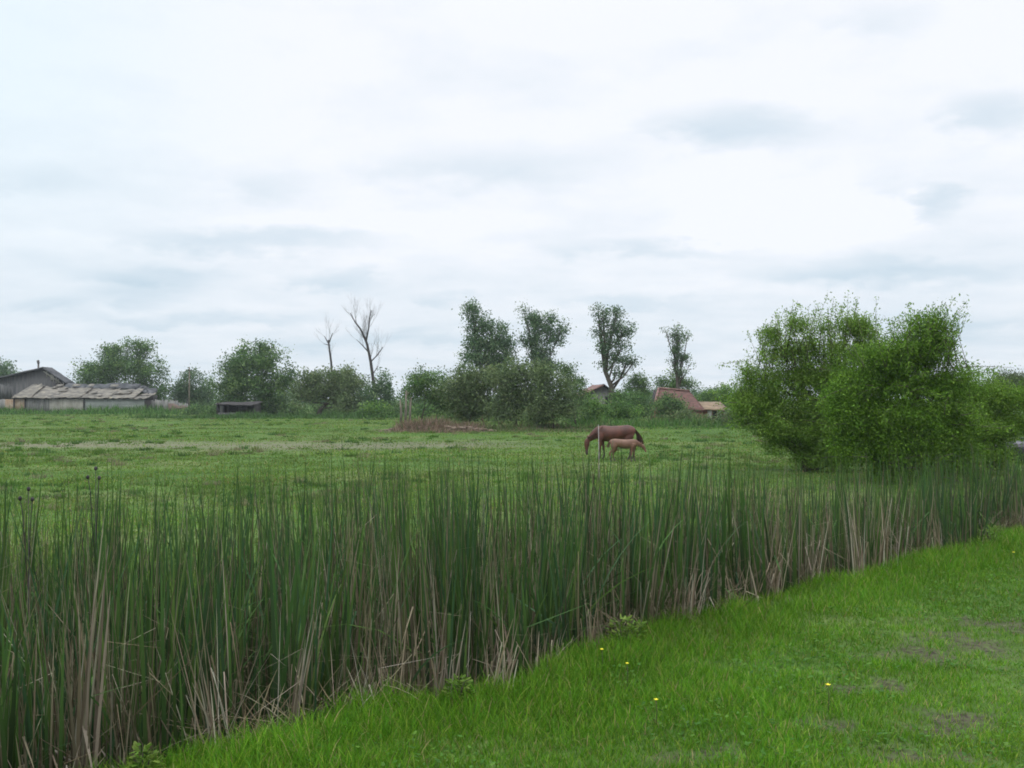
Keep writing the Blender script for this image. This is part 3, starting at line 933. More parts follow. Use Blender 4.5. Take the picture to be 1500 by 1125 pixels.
tree('leafy_tree', 'low spreading tree with a dark trunk standing before the short dead tree', 'tree', 467, 126,
     [(465, 558, 28, 18), (490, 558, 26, 18), (448, 565, 18, 18), (470, 575, 36, 18), (503, 568, 18, 22), (515, 555, 10, 14), (440, 580, 14, 16), (500, 588, 20, 14)], OLIVE, leaf=.42, gap=.45, trunk_r=.35)
tree('leafy_tree', 'scraggy tree with sparse top right of the low spreading tree', 'tree', 520, 122,
     [(520, 560, 18, 14), (510, 545, 8, 8), (528, 575, 18, 20), (512, 590, 20, 14)], OLIVE, leaf=.4, gap=.6)
tree('leafy_shrub', 'dusky grey-green shrub at the foot of the tall dead tree', 'shrub', 556, 118,
     [(556, 566, 17, 16), (546, 580, 18, 18), (565, 585, 14, 16), (560, 552, 8, 8)], FARB, leaf=.4, part='foliage')
tree('leafy_shrub', 'small bright shrub right of the dusky grey-green one', 'shrub', 548, 105, [(540, 598, 16, 10), (560, 600, 16, 10)], LIGHT, leaf=.35, part='foliage')

# shrub belt in the middle
tree('leafy_shrub', 'dark shrub at the left end of the middle thicket', 'shrub', 618, 82,
     [(608, 566, 22, 16), (628, 556, 26, 16), (640, 572, 28, 22), (598, 574, 14, 8), (650, 590, 20, 16)], FAR, leaf=.27, part='foliage', group='shrubs of the middle thicket')
tree('leafy_shrub', 'tall olive shrub in front of the left poplar', 'shrub', 685, 80,
     [(665, 565, 26, 26), (690, 558, 28, 24), (712, 556, 24, 22), (680, 585, 36, 22), (705, 588, 26, 22), (690, 605, 30, 14)], OLIVE, leaf=.27, part='foliage', group='shrubs of the middle thicket')
tree('leafy_shrub', 'tall olive shrub with dark hollow base between the two left poplars', 'shrub', 755, 78,
     [(740, 556, 26, 22), (765, 550, 28, 24), (750, 578, 34, 26), (785, 562, 22, 26), (740, 600, 28, 16), (775, 595, 30, 20)], OLIVE, leaf=.27, part='foliage', group='shrubs of the middle thicket')
tree('leafy_shrub', 'olive shrub at the right of the middle thicket', 'shrub', 812, 76,
     [(800, 555, 22, 22), (820, 568, 24, 24), (805, 590, 28, 22), (830, 596, 20, 20), (788, 606, 22, 14)], OLIVE, leaf=.27, part='foliage', group='shrubs of the middle thicket')
tree('leafy_shrub', 'thin airy shrub with sky showing through, right end of the middle thicket', 'shrub', 843, 84,
     [(838, 550, 13, 14), (848, 562, 12, 14), (840, 575, 16, 14), (852, 590, 16, 18), (828, 540, 6, 7)], FAR, leaf=.24, gap=.8, dens=.7, part='foliage', group='shrubs of the middle thicket')

tree('poplar_tree', 'tallest poplar, dense and dark, leftmost of the four', 'tree', 712, 112,
     [(690, 450, 9, 9), (697, 464, 13, 16), (706, 482, 20, 20), (694, 498, 15, 16), (716, 505, 27, 22), (738, 500, 14, 22), (702, 524, 26, 18), (745, 518, 9, 18), (728, 530, 24, 16), (718, 548, 28, 16), (735, 480, 7, 10), (683, 522, 8, 8)],
     FARB, leaf=.36, gap=.5, group='poplars', depth=.9)
tree('poplar_tree', 'poplar with a leaning right limb, second from the left', 'tree', 795, 112,
     [(768, 455, 8, 9), (773, 466, 8, 10), (784, 470, 12, 14), (797, 476, 16, 14), (806, 492, 15, 16), (822, 480, 10, 11), (818, 495, 13, 10), (786, 496, 16, 20), (790, 518, 22, 18), (766, 498, 9, 10), (800, 540, 26, 18), (808, 464, 7, 8)],
     FARB, leaf=.34, gap=.55, dens=.85, group='poplars', depth=.8)
tree('poplar_tree', 'airy poplar with a bare lower trunk, third from the left', 'tree', 897, 108,
     [(876, 455, 8, 9), (884, 464, 11, 14), (903, 458, 7, 10), (897, 476, 14, 15), (915, 484, 13, 14), (878, 488, 10, 14), (893, 502, 14, 13), (912, 506, 13, 9), (880, 510, 10, 6), (900, 524, 13, 10), (920, 528, 15, 9), (886, 535, 9, 6), (932, 526, 8, 6), (905, 545, 14, 8)],
     FARB, leaf=.32, gap=.6, dens=.8, group='poplars', trunk_r=.42, depth=.8)
tree('poplar_tree', 'slim narrow-crowned poplar right of the others', 'tree', 990, 108,
     [(993, 482, 5, 6), (985, 491, 7, 7), (996, 495, 8, 10), (1008, 489, 5, 5), (992, 512, 11, 11), (999, 523, 11, 9), (986, 530, 8, 7), (993, 542, 7, 10), (975, 484, 4, 3), (1010, 535, 4, 3), (1000, 545, 8, 4)],
     FARB, leaf=.28, gap=.5, dens=.85, group='poplars', trunk_r=.28, depth=.8)
tree('leafy_tree', 'small sparse tree between the third poplar and the slim one', 'tree', 933, 114,
     [(930, 553, 9, 10), (938, 562, 11, 12), (925, 568, 12, 12), (940, 576, 14, 12), (948, 570, 6, 9)], FAR, leaf=.28, gap=.6)
tree('leafy_shrub', 'dark round shrub behind the red roofed house at the poplar foot', 'shrub', 988, 112,
     [(970, 560, 12, 9), (990, 560, 18, 12), (1006, 566, 13, 10), (985, 575, 24, 12)], FAR, leaf=.32, part='foliage')
# shrubs between the houses and the meadow
for i, (b, Y, bl, co, lab) in enumerate((
    (868, 88, [(866, 592, 17, 15), (876, 602, 18, 14), (858, 606, 14, 12)], LIGHT, 'bright green shrub in front of the faded-roof house'),
    (905, 92, [(905, 598, 20, 15), (892, 606, 18, 12), (918, 606, 20, 12)], LIGHT, 'green shrub behind the brown horse\'s back'),
    (938, 96, [(935, 586, 18, 13), (948, 598, 16, 14), (925, 598, 16, 13)], FAR, 'duller shrub between the two houses'),
    (975, 90, [(978, 588, 17, 14), (985, 600, 20, 14), (966, 602, 16, 13), (1000, 598, 12, 9)], FAR, 'dark bluish shrub before the red roofed house'),
    (1003, 88, [(1000, 608, 18, 9), (1018, 613, 16, 7), (985, 613, 16, 7)], OLIVE, 'low olive shrub before the red roofed house wall'),
    (1045, 110, [(1030, 580, 14, 7), (1045, 580, 16, 8), (1062, 572, 14, 12), (1058, 585, 18, 8)], LIGHT, 'light green shrubbery rising behind the lower roof'),
    (1058, 84, [(1050, 617, 14, 6), (1066, 612, 16, 9), (1082, 605, 16, 14)], OLIVE, 'low olive shrub right of the white wall'),
    (912, 104, [(905, 582, 14, 9), (918, 580, 14, 9)], FAR, 'small shrub against the right side of the faded roof'))):
    tree('leafy_shrub', lab, 'shrub', b, Y, bl, co, leaf=.27, part='foliage', group='shrubs before the houses')
# distant hedge line filling the horizon
for i, (px, top) in enumerate(((-260, 552), (-190, 560), (-120, 556), (-55, 560), (25, 568), (95, 566), (250, 572), (318, 570), (440, 566), (590, 578), (660, 570), (760, 570), (868, 570), (950, 570), (1035, 568), (1110, 566), (1400, 560), (1500, 556))):
    w_ = 34
    lab = 'far hedge tree ' + ('outermost on the left skyline', 'second from the outer end of the left skyline', 'third from the outer end of the left skyline', 'just beyond the left end of the barn', 'beyond the gabled barn roof', 'beyond the barn and shed junction', 'seen just left of the thin pole', 'between the small round tree and the large tree',
            'between the large tree and the low spreading tree', 'in the gap right of the tall dead tree', 'behind the left of the middle thicket', 'behind the middle of the thicket', 'behind the faded-roof house', 'between the two houses on the skyline',
            'on the skyline right of the red roof', 'behind the left end of the big bush', 'behind the right shoulder of the big bush', 'at the right edge beyond the bush')[i]
    tree('hedge_tree', lab, 'tree', px, 215, [(px, top + 12, w_, 13), (px + 22, top + 18, w_, 12), (px - 22, top + 18, w_, 12)], FARB, leaf=.6, dens=.7, group='hedge trees on the skyline', per=6)

for i, (px, top, lab) in enumerate(((455, 590, 'dark hedge shrub low behind the trunk of the low spreading tree'), (520, 592, 'dark hedge shrub low behind the scraggy tree'), (585, 588, 'dark hedge shrub low behind the stump poles'),
        (640, 590, 'dark hedge shrub low behind the left end of the thicket'), (700, 588, 'dark hedge shrub behind the tall olive shrub by the left poplar'), (770, 588, 'dark hedge shrub behind the dark hollow of the thicket'), (838, 590, 'dark hedge shrub behind the airy shrub'),
        (300, 590, 'dark hedge shrub between the small round tree and the open hut'), (395, 590, 'dark hedge shrub behind the open hut'))):
    tree('hedge_shrub', lab, 'shrub', px, 133 if px < 600 else 100, [(px, top + 12, 26, 11), (px + 24, top + 14, 22, 11), (px - 24, top + 14, 22, 11)], FAR, leaf=.4, dens=.7, part='foliage', group='low hedge shrubs closing the gaps', per=6)

# ---- dead trees
def dead_tree(label, bpx, Y, bpy_, main, seed, r0, tw=3):
    random.seed(seed)
    m_ = Y / F
    bx = (bpx - 750) * m_; bz = gz(bx, Y)
    o = empty('dead_tree', (bx, Y, bz), label, 'tree', 'bare dead trees')
    P = lambda px, py, dy=0: Vector(((px - 750) * m_ - bx, dy, EYE - (py - HY) * m_ - bz))
    mb = MB(); bb = MB(); out = []
    for j, (pts, ra, rb) in enumerate(main):
        pp = [P(*q) for q in pts]
        rr = [ra + (rb - ra) * i / (len(pp) - 1) for i in range(len(pp))]
        (mb if j == 0 else bb).tube(pp, rr, 7)
        for i in range(1, len(pp)):
            if j == 0 and i < len(pp) * .5: continue
            for k in range(tw):
                d = (pp[i] - pp[i - 1]).normalized() + Vector((random.uniform(-1, 1), random.uniform(-1, 1), random.uniform(-.1, .9))) * .8
                limbs(bb, pp[i].lerp(pp[i - 1], random.random()), d, random.uniform(1.0, 2.2) , rr[i] * .15 + .008, 3, out, .5, .35, 3)
    mb.build('trunk', M['deadbark'], o)
    bb.build('branch', M['deadbark'], o)
    return o
dead_tree('tall bare dead tree forking widely at the top, right of the short one', 549, 125, 605,
          [([(552, 612), (548, 565), (543, 530), (538, 505), (533, 492)], .27, .14),
           ([(537, 502), (528, 482), (520, 472), (512, 458, .5)], .16, .05), ([(536, 500), (540, 480), (541, 465), (545, 455, -.6)], .14, .04),
           ([(543, 530), (553, 520), (559, 508, 1)], .10, .04), ([(539, 515), (530, 505), (524, 498, -1)], .09, .03), ([(546, 548), (554, 536)], .09, .03)], 5, .36, 3)
dead_tree('short bare dead tree with a stubby top, left of the tall one', 487, 135, 600,
          [([(490, 605), (487, 560), (485, 530), (482, 508), (481, 498)], .22, .11),
           ([(482, 505), (474, 492, .5)], .10, .04), ([(482, 502), (488, 488, -.5)], .10, .04), ([(483, 506), (472, 503, .8)], .09, .03)], 9, .3, 2)
random.seed(21)
for i, (px, Y, top, lab) in enumerate(((587, 80, 585, 'bare grey dead stump pole, leftmost of the three left of the thicket'), (594, 79, 572, 'tallest bare dead stump pole, middle of the three left of the thicket'), (600, 80, 582, 'bare dead stump pole closest to the thicket'))):
    bx = (px - 750) / F * Y; bz = gz(bx, Y)
    o = empty('dead_stump', (bx, Y, bz), lab, 'dead tree', 'dead stump poles left of the thicket')
    H = EYE - (top - HY) / F * Y - bz
    mb = MB(); mb.tube([(0, 0, -.1), (.05, 0, H * .5), (-.05 + .1 * i, 0, H)], [.14, .11, .05], 7); mb.build('trunk', M['palebark'], o)
    mb = MB()
    for k in range(3):
        limbs(mb, (0, 0, H * random.uniform(.55, .9)), (random.uniform(-1, 1), random.uniform(-1, 1), .9), .5, .03, 1, [], .6, .2, 2)
    mb.build('branch', M['palebark'], o)

# ---- near bush: three separate shrubs
def shoots(o, pts, cols, Y, lsize=.10, n_leaf=60, lab='shoot'):
    """long thin leafy shoots standing out of the crown"""
    m_ = Y / F
    mb = MB(); VV, QQ, CC = [], [], []; nb = 0
    for (px, py, qx, qy) in pts:
        a = Vector(((px - 750) * m_, Y + random.uniform(-1.2, 1.2), EYE - (py - HY) * m_)) - o.location
        b = Vector(((qx - 750) * m_, Y + random.uniform(-1.6, 1.6), EYE - (qy - HY) * m_)) - o.location
        mid = a.lerp(b, .5) + Vector((random.uniform(-.1, .1), 0, .05))
        mb.tube([a, mid, b], [.012, .008, .003], 4)
        c = np.array([a.lerp(b, t) for t in rng.random(n_leaf) ** .9]) + rng.normal(0, .07, (n_leaf, 3))
        d = rng.normal(0, 1, (n_leaf, 3)); d[:, 2] += .6; d /= np.linalg.norm(d, axis=1)[:, None]
        q = rng.normal(0, 1, (n_leaf, 3)); q -= (q * d).sum(1)[:, None] * d; q /= np.linalg.norm(q, axis=1)[:, None]
        s = (lsize * rng.uniform(.6, 1.3, n_leaf))[:, None]
        VV.append(np.stack([c - d * s * .5, c + q * s * .2, c + d * s * .5, c - q * s * .2], 1).reshape(-1, 3))
        CC.append(np.repeat(pal(n_leaf, cols), 4, 0))
    V = np.concatenate(VV); C = np.concatenate(CC)
    mesh_obj('shoot_leaves', V, np.arange(len(V)).reshape(-1, 4), M['leaf'], o, C)
    mb.build('shoot', M['bark'], o)

random.seed(31)
b1 = tree('big_shrub', 'light green wispy-topped shrub with a dark trunk, left part of the big near bush', 'shrub', 1177, 33,
     [(1268, 560, 34, 40), (1262, 610, 34, 40), (1245, 650, 34, 26), (1150, 650, 34, 22), (1190, 665, 34, 20), (1225, 675, 34, 20), (1275, 500, 24, 26), (1262, 480, 16, 16), (1105, 545, 18, 22), (1118, 592, 44, 40), (1092, 590, 24, 32), (1140, 625, 40, 28), (1185, 630, 50, 26), (1215, 570, 46, 44), (1150, 555, 38, 36), (1150, 515, 26, 20), (1190, 505, 24, 18), (1222, 508, 24, 18), (1262, 520, 22, 20), (1135, 500, 14, 10), (1205, 482, 14, 9), (1190, 545, 44, 34), (1235, 555, 40, 40), (1160, 620, 48, 26), (1210, 610, 50, 36), (1215, 655, 30, 20), (1130, 490, 14, 12), (1245, 475, 16, 12), (1170, 475, 16, 12), (1155, 645, 22, 14)],
     NEARL, leaf=.105, dens=1.10, gap=.72, trunk_r=.13, part='foliage', per=40, clump=.16, asp=.42, depth=.8, surf=.46)
random.seed(33)
sh = []
for k in range(90):
    x = random.uniform(1100, 1290); top = 446 + max(0, 1160 - x) * .75 + max(0, x - 1265) * .9 + random.uniform(-4, 30)
    sh.append((x + random.uniform(-14, 14), top + 62, x + random.uniform(-8, 8), top - random.uniform(0, 10)))
sh += [(1258, 480, 1262, 436), (1100, 560, 1082, 530), (1110, 540, 1098, 515), (1085, 580, 1068, 560)]
for k in range(70):
    a = random.uniform(-.3, 3.4); cx, cy = random.uniform(1110, 1240), random.uniform(520, 640)
    r0 = random.uniform(35, 74)
    sh.append((cx + math.cos(a) * r0 * .5, cy - math.sin(a) * r0 * .4, cx + math.cos(a) * r0 * 1.3, cy - math.sin(a) * r0 * 1.05 + 8))
shoots(b1, sh, NEARL, 33)
b2 = tree('big_shrub', 'densest and darkest rounded shrub, middle of the big near bush', 'shrub', 1318, 28.5,
     [(1300, 530, 46, 30), (1340, 520, 44, 30), (1365, 500, 28, 26), (1270, 560, 48, 44), (1235, 590, 30, 40), (1240, 640, 26, 30), (1330, 570, 64, 48), (1385, 560, 34, 40), (1260, 615, 46, 38), (1320, 625, 64, 46), (1385, 615, 44, 46), (1290, 660, 50, 32), (1350, 670, 54, 36), (1400, 665, 36, 32), (1365, 705, 40, 22), (1310, 700, 40, 18), (1345, 480, 20, 16), (1375, 478, 16, 18), (1250, 655, 26, 26)],
     NEAR, leaf=.105, dens=1.20, gap=.68, trunk_r=.15, part='foliage', per=40, clump=.17, asp=.42, depth=.8, surf=.46)
sh = []
for k in range(70):
    x = random.uniform(1295, 1400); top = 450 + abs(x - 1360) * .30 + random.uniform(-4, 28)
    sh.append((x + random.uniform(-14, 14), top + 62, x + random.uniform(-8, 8), top - random.uniform(0, 10)))
sh += [(1325, 490, 1312, 448), (1385, 480, 1388, 446)]
for k in range(16):
    x = random.uniform(1255, 1310); sh.append((x, 540, x + random.uniform(-8, 8), 495 + random.uniform(0, 20)))
for k in range(110):
    a = random.uniform(-.6, 3.7); cx, cy = random.uniform(1270, 1400), random.uniform(540, 690)
    r0 = random.uniform(40, 80)
    sh.append((cx + math.cos(a) * r0 * .5, cy - math.sin(a) * r0 * .4, cx + math.cos(a) * r0 * 1.3, cy - math.sin(a) * r0 + 10))
shoots(b2, sh, NEARL[:2] + NEAR[:2], 28.5)
b3 = tree('big_shrub', 'lower yellow-green shrub sloping to the right edge, right part of the big near bush', 'shrub', 1440, 31.5,
     [(1418, 565, 26, 26), (1440, 575, 28, 28), (1470, 590, 34, 30), (1505, 585, 30, 30), (1425, 610, 36, 40), (1465, 628, 40, 34), (1450, 670, 36, 28), (1415, 700, 34, 24), (1510, 620, 30, 14), (1430, 640, 40, 34)],
     NEARL[:2] + NEAR[:3], leaf=.105, dens=1.1, gap=.7, trunk_r=.08, part='foliage', per=40, clump=.17, asp=.42, depth=.8, surf=.46)
tree('leafy_tree', 'pale feathery tree far beyond the bush at the right edge', 'tree', 1480, 62,
     [(1462, 558, 16, 12), (1480, 556, 20, 14), (1502, 560, 22, 14), (1480, 575, 40, 16)], [(0.11, .15, .06), (.13, .17, .08), (.08, .12, .05)], leaf=.2, gap=.6, asp=.3, group=None, vertical=.5)

# ------------------------------------------------------------------ verge of tall weeds in front of the buildings
def weed_band(name, label, x0, x1, y0, y1, n, h0, h1, cols, nsc=.25, w=.12):
    x = rng.uniform(x0, x1, n); y = rng.uniform(y0, y1, n)
    e = np.minimum((x - x0) / (x1 - x0), (x1 - x) / (x1 - x0)) * 6; f = (y - y0) / (y1 - y0)
    k = rng.random(n) < (1.9 * fbm(x * nsc, y * nsc, 3) - .35) * np.clip(e, 0, 1) * np.clip(f * 2.5, .05, 1)
    x, y = x[k], y[k]; n = len(x)
    lum = sst(.3, .75, fbm(x * .35 + 5, y * .35, 3)) * np.clip((y - y0) / (y1 - y0) * 1.6, .25, 1)
    h = rng.uniform(h0, h1, n) * (.25 + 1.3 * lum)
    c = pal(n, cols, .25)
    V, q, C = blades(x, y, ground_z(x, y) - .02, h, rng.uniform(.4, 1, n) * w, rng.uniform(0, 6.28, n), rng.uniform(0, .7, n), rng.uniform(0, .8, n), c * .95, c * 1.05, K=2)
    o = mesh_obj(name, V, q, M['grass'], None, C)
    tag(o, label, 'weeds', kind='stuff')
weed_band('tall_weeds', 'rank green weeds in front of the sheds', -96, -48, 134, 151, 26000, .5, 1.2, [(.06, .15, .03), (.085, .19, .035), (.04, .09, .025), (.12, .2, .06)], .12, .22)
weed_band('tall_weeds', 'rank weeds below the middle trees', -50, -14, 108, 120, 12000, .4, .9, [(.06, .13, .035), (.08, .15, .04), (.05, .09, .03)], .15, .2)
weed_band('tall_weeds', 'rank green weeds in front of the houses', 4, 34, 74, 88, 16000, .3, .9, [(.06, .15, .03), (.085, .18, .035), (.05, .10, .03), (.13, .19, .06)], .2, .14)
weed_band('tall_weeds', 'rank brownish grass under the right of the middle thicket', -3, 9, 67, 78, 12000, .2, .7, [(.10, .13, .05), (.16, .14, .08), (.07, .13, .03)], .25, .10)
weed_band('dry_weeds', 'reddish brown dead weeds under the middle thicket', -9.5, -2.2, 67, 76, 13000, .3, 1.0, [(.20, .13, .09), (.28, .20, .15), (.10, .12, .05), (.15, .11, .08)], .25, .10)

# ------------------------------------------------------------------ buildings
def sheet(mb, A, B, C_, D, nx_=8, ny_=4, amp=.04, t=.04, rag=0.0):
    """roof sheet A-B lower edge, D-C upper edge, slightly sagging and ragged"""
    A, B, C_, D = map(Vector, (A, B, C_, D))
    top, n = [], (A - B).cross(D - A).normalized()
    for j in range(ny_ + 1):
        for i in range(nx_ + 1):
            u, v = i / nx_, j / ny_
            p = A.lerp(B, u).lerp(D.lerp(C_, u), v)
            p = p + Vector((0, 0, random.uniform(-amp, amp)))
            if rag and j == ny_: p = p + (C_ - B) * random.uniform(-rag, rag)
            if rag and j == 0: p = p + (A - D) * random.uniform(-rag, rag) * .3
            top.append(p)
    m_ = len(top); w = nx_ + 1
    vs = top + [p - Vector((0, 0, t)) for p in top]
    fs = []
    for j in range(ny_):
        for i in range(nx_):
            a = j * w + i
            fs.append((a, a + 1, a + w + 1, a + w)); fs.append((m_ + a + w, m_ + a + w + 1, m_ + a + 1, m_ + a))
    for i in range(nx_):
        fs.append((i, i + m_, i + 1 + m_, i + 1)); a = ny_ * w + i
        fs.append((a, a + 1, a + 1 + m_, a + m_))
    for j in range(ny_):
        a = j * w; fs.append((a, a + w, a + w + m_, a + m_)); a = j * w + nx_
        fs.append((a, a + m_, a + w + m_, a + w))
    mb.add([tuple(p) for p in vs], fs)

random.seed(51)
YB = 156.0; mB = YB / F
def bx_(px): return (px - 750) * mB
def bz_(py): return EYE - (py - HY) * mB
Z0 = gz(bx_(60), YB)
# gabled barn
barn = empty('gabled_barn', (bx_(60), YB + 3, Z0), 'tumbledown grey barn with a dark gabled roof at the left edge', 'barn')
L_ = lambda px, py: (bx_(px) - bx_(60), bz_(py) - Z0)
ap = L_(52, 537); le = L_(-54, 561); re = L_(88, 561)
mb = MB(); mb.prism([(le[0] + .3, -.2), (re[0] - .5, -.2), (re[0] - .5, re[1] - .1), (ap[0], ap[1] - .35), (le[0] + .3, le[1] - .1)], 0, 2.3)
mb.build('wall', M['dimplank'], barn)
mb = MB()
for (p, q) in ((le, ap), (ap, re)):
    A = (p[0], -.7, p[1]); B = (q[0], -.7, q[1]); C_ = (q[0], 2.5, q[1]); D = (p[0], 2.5, p[1])
    sheet(mb, A, B, C_, D, 8, 5, .05, .30)
mb.build('roof', M['tar'], barn)
mb = MB()
for k in range(9):
    u = random.uniform(.08, .8); x = ap[0] + (re[0] - ap[0]) * u
    zt = ap[1] + (re[1] - ap[1]) * u - .45
    mb.box(x - .09, x + .09, -.06 - .004 * k, -.003, zt - random.uniform(.4, 1.3), zt)
mb.tube([(ap[0] - .2, -.08, ap[1] - .7), (re[0] - 1.2, -.08, re[1] - .1)], [.12, .10], 4)
mb.build('gable_board', M['paleplank'], barn)
mb = MB(); mb.box(-3.6, -2.3, -.04, .3, 2.3, 3.2); mb.build('loft_opening', M['void'], barn)
mb = MB(); mb.box(-6.6, -5.5, -.05, .3, 0.2, 2.1); mb.build('door', M['darkwood'], barn)
px_, pz_ = L_(36, 526)
cp = MB(); cp.tube([(px_, 1.5, 4.6), (px_, 1.5, pz_ - .6)], [.16, .16], 8); cp.tube([(px_, 1.5, pz_ - .6), (px_ - .08, 1.5, pz_)], [.24, .22], 8)
cp.build('chimney_pipe', M['metal'], barn)

# long low shed
sh_ = empty('long_shed', (bx_(126), YB - 4, Z0), 'long low shed of patched boards with a pale broken roof', 'shed')
S = lambda px, py: (bx_(px) - bx_(126), bz_(py) - Z0)
x0, zE = S(0, 583); x1, _ = S(226, 583); zR = S(126, 566)[1]
mb = MB()
for i in range(14):
    u0 = S(-6, 0)[0] + i * .36; mb.box(u0, u0 + .34, -.02 - .03 * (i % 2), .2, zE - .15, S(0, 564 + random.uniform(-1, 3))[1])
mb.build('upper_wall', M['dimplank'], sh_)
def wallpart(a, b, mat, dz=0.0, off=0.0, nm='wall_panel'):
    mb = MB(); n = max(2, int((b - a) / .35))
    for i in range(n):
        u0 = a + (b - a) * i / n; u1 = a + (b - a) * (i + 1) / n
        j = random.uniform(0, .04)
        mb.box(u0 + .012, u1 - .012, off - j, .25 + off, -.2, zE - .12 + dz - random.uniform(0, .12))
    mb.build(nm, M[mat], sh_)
wallpart(x0, S(27, 0)[0], 'plank')
wallpart(S(27, 0)[0], S(56, 0)[0], 'tanpanel', off=-.05)
wallpart(S(56, 0)[0], S(90, 0)[0], 'plank', off=.02)
wallpart(S(90, 0)[0], S(138, 0)[0], 'paleplank')
wallpart(S(138, 0)[0], x1, 'greypanel', off=-.03)
mb = MB(); mb.box(x0, x1, .27, 5.5, -.2, zE - .3); mb.box(x0, x1, 1.6, 5.4, zE - .4, zE + .5); mb.build('inner_wall', M['darkwood'], sh_)
for px in (6, 40, 56, 140, 227):
    mb = MB(); xx = S(px, 0)[0]; mb.box(xx - .1, xx + .1, -.24, -.10, -.2, zE - .05); mb.build('post', M['darkwood'], sh_)
# roof: overlapping sheets, each bay its own slope
bays = [(38, 66, 582, 563), (64, 100, 583, 566), (98, 136, 582, 567), (134, 176, 583, 569), (174, 212, 583, 570), (208, 230, 584, 576)]
mb = MB()
for i, (a, b, pe, pr) in enumerate(bays):
    xa, ze = S(a, pe); xb, _ = S(b, pe); zr = S(a, pr)[1]
    sheet(mb, (xa, -.6, ze + .012 * (i % 2)), (xb, -.6, ze + .012 * (i % 2)), (xb + .05 - .25 * (i > 3), 4.2, zr), (xa + (.9 if i == 0 else .0), 4.2, zr), 9, 6, .11, .05, .05)
mb.build('roof', M['ashroof'], sh_)
for k in range(14):
    mb = MB()
    a = random.uniform(66, 210); xx, _ = S(a, 0)
    f = random.random(); yy = -.2 + f * 4
    zz = zE + (zR - zE) * f + .14
    w_ = random.uniform(.5, 1.6)
    mb.slab((xx, yy, zz), (xx + w_, yy, zz + random.uniform(-.06, .1)), (xx + w_, yy + .8, zz + .35), (xx, yy + .8, zz + .35), .05)
    mb.build('loose_sheet', M['ashroof'], sh_)
mb = MB()
for i, (a, b, p1, p2) in enumerate(((88, 120, 561, 562), (118, 160, 562, 561), (158, 196, 560, 561), (194, 222, 563, 570))):
    xa, za = S(a, p1); xb, zb = S(b, p2)
    mb.add([], [])
    sheet(mb, (xa, 4.4, za - .95), (xb, 4.4, zb - .95), (xb, 7.0, zb), (xa, 7.0, za), 7, 3, .12, .18, .12)
for k in range(8):
    a = random.uniform(165, 215); xa, za = S(a, 563 + (a - 165) * .12)
    mb.tube([(xa, 5, za - .5), (xa + random.uniform(-1, 1.2), 6.5, za + random.uniform(.1, .7))], [.09, .06], 4)
mb.build('rear_roof', M['tar'], sh_)

# board fence right of the shed
fe = empty('board_fence', (bx_(255), YB - 2, Z0), 'low weathered board fence right of the long shed', 'fence')
mb = MB()
for i in range(22):
    a = bx_(229 + i * 2.4) - bx_(255)
    mb.box(a, a + .25, -.03 * (i % 2), .04, -.1, bz_(586) - Z0 + random.uniform(-.25, .15) - (.5 if i > 15 else 0))
mb.build('board', M['plank'], fe)
for px in (230, 246, 262, 280):
    mb = MB(); a = bx_(px) - bx_(255); mb.box(a - .08, a + .08, .06, .2, -.2, bz_(584) - Z0); mb.build('post', M['darkwood'], fe)
mb = MB(); mb.box(bx_(229) - bx_(255), bx_(281) - bx_(255), .045, .10, 1.3, 1.45); mb.build('rail', M['darkwood'], fe)
bp = empty('brick_wall', (bx_(272), YB - 4, Z0), 'short broken brown brick wall before the right end of the board fence', 'wall')
mb = MB(); mb.prism([(-1.5, -.2), (1.9, -.2), (1.9, .9), (1.0, 1.2), (.2, 1.1), (-.6, 1.5), (-1.5, 1.55)], 0, .35); mb.build('masonry', M['dullbrick'], bp)

# pole
pl = empty('utility_pole', (bx_(259), 162, gz(bx_(259), 162)), 'thin wooden pole left of the small round tree', 'pole')
H = EYE - (538 - HY) / F * 162 - gz(bx_(259), 162)
mb = MB(); mb.tube([(0, 0, -.2), (0, 0, H)], [.17, .11], 8); mb.build('pole', M['palebark'], pl)
mb = MB(); mb.box(-.55, .55, -.16, -.04, H - .6, H - .48); mb.build('crossarm', M['darkwood'], pl)

# dark hut under the large tree
hx0 = (345 - 750) / F * 124
hut = empty('open_hut', (hx0, 124, gz(hx0, 124)), 'low dark open-fronted hut under the large rounded tree', 'hut')
q = 124 / F
mb = MB(); mb.box(-28 * q, -26 * q, 0, 3.2, -.1, 1.9); mb.box(26 * q, 28 * q, 0, 3.2, -.1, 1.7); mb.box(-28 * q, 28 * q, 3.0, 3.2, -.1, 1.8); mb.build('wall', M['darkwood'], hut)
mb = MB(); sheet(mb, (-30 * q, -.4, 1.75), (30 * q, -.4, 1.6), (30 * q, 3.5, 2.1), (-30 * q, 3.5, 1.95), 8, 3, .10, .1, .1); mb.build('roof', M['darkwood'], hut)
mb = MB(); mb.box(-25.5 * q, 10 * q, -.02, .10, -.1, .5); mb.build('low_front_wall', M['dimplank'], hut)
for a in (-12, 4, 16):
    mb = MB(); mb.box(a * q - .08, a * q + .08, .12, .28, -.1, 1.7); mb.build('post', M['darkwood'], hut)
mb = MB(); mb.box(-24 * q, -19 * q, .3, .4, .45, 1.5); mb.build('pale_board', M['plank'], hut)

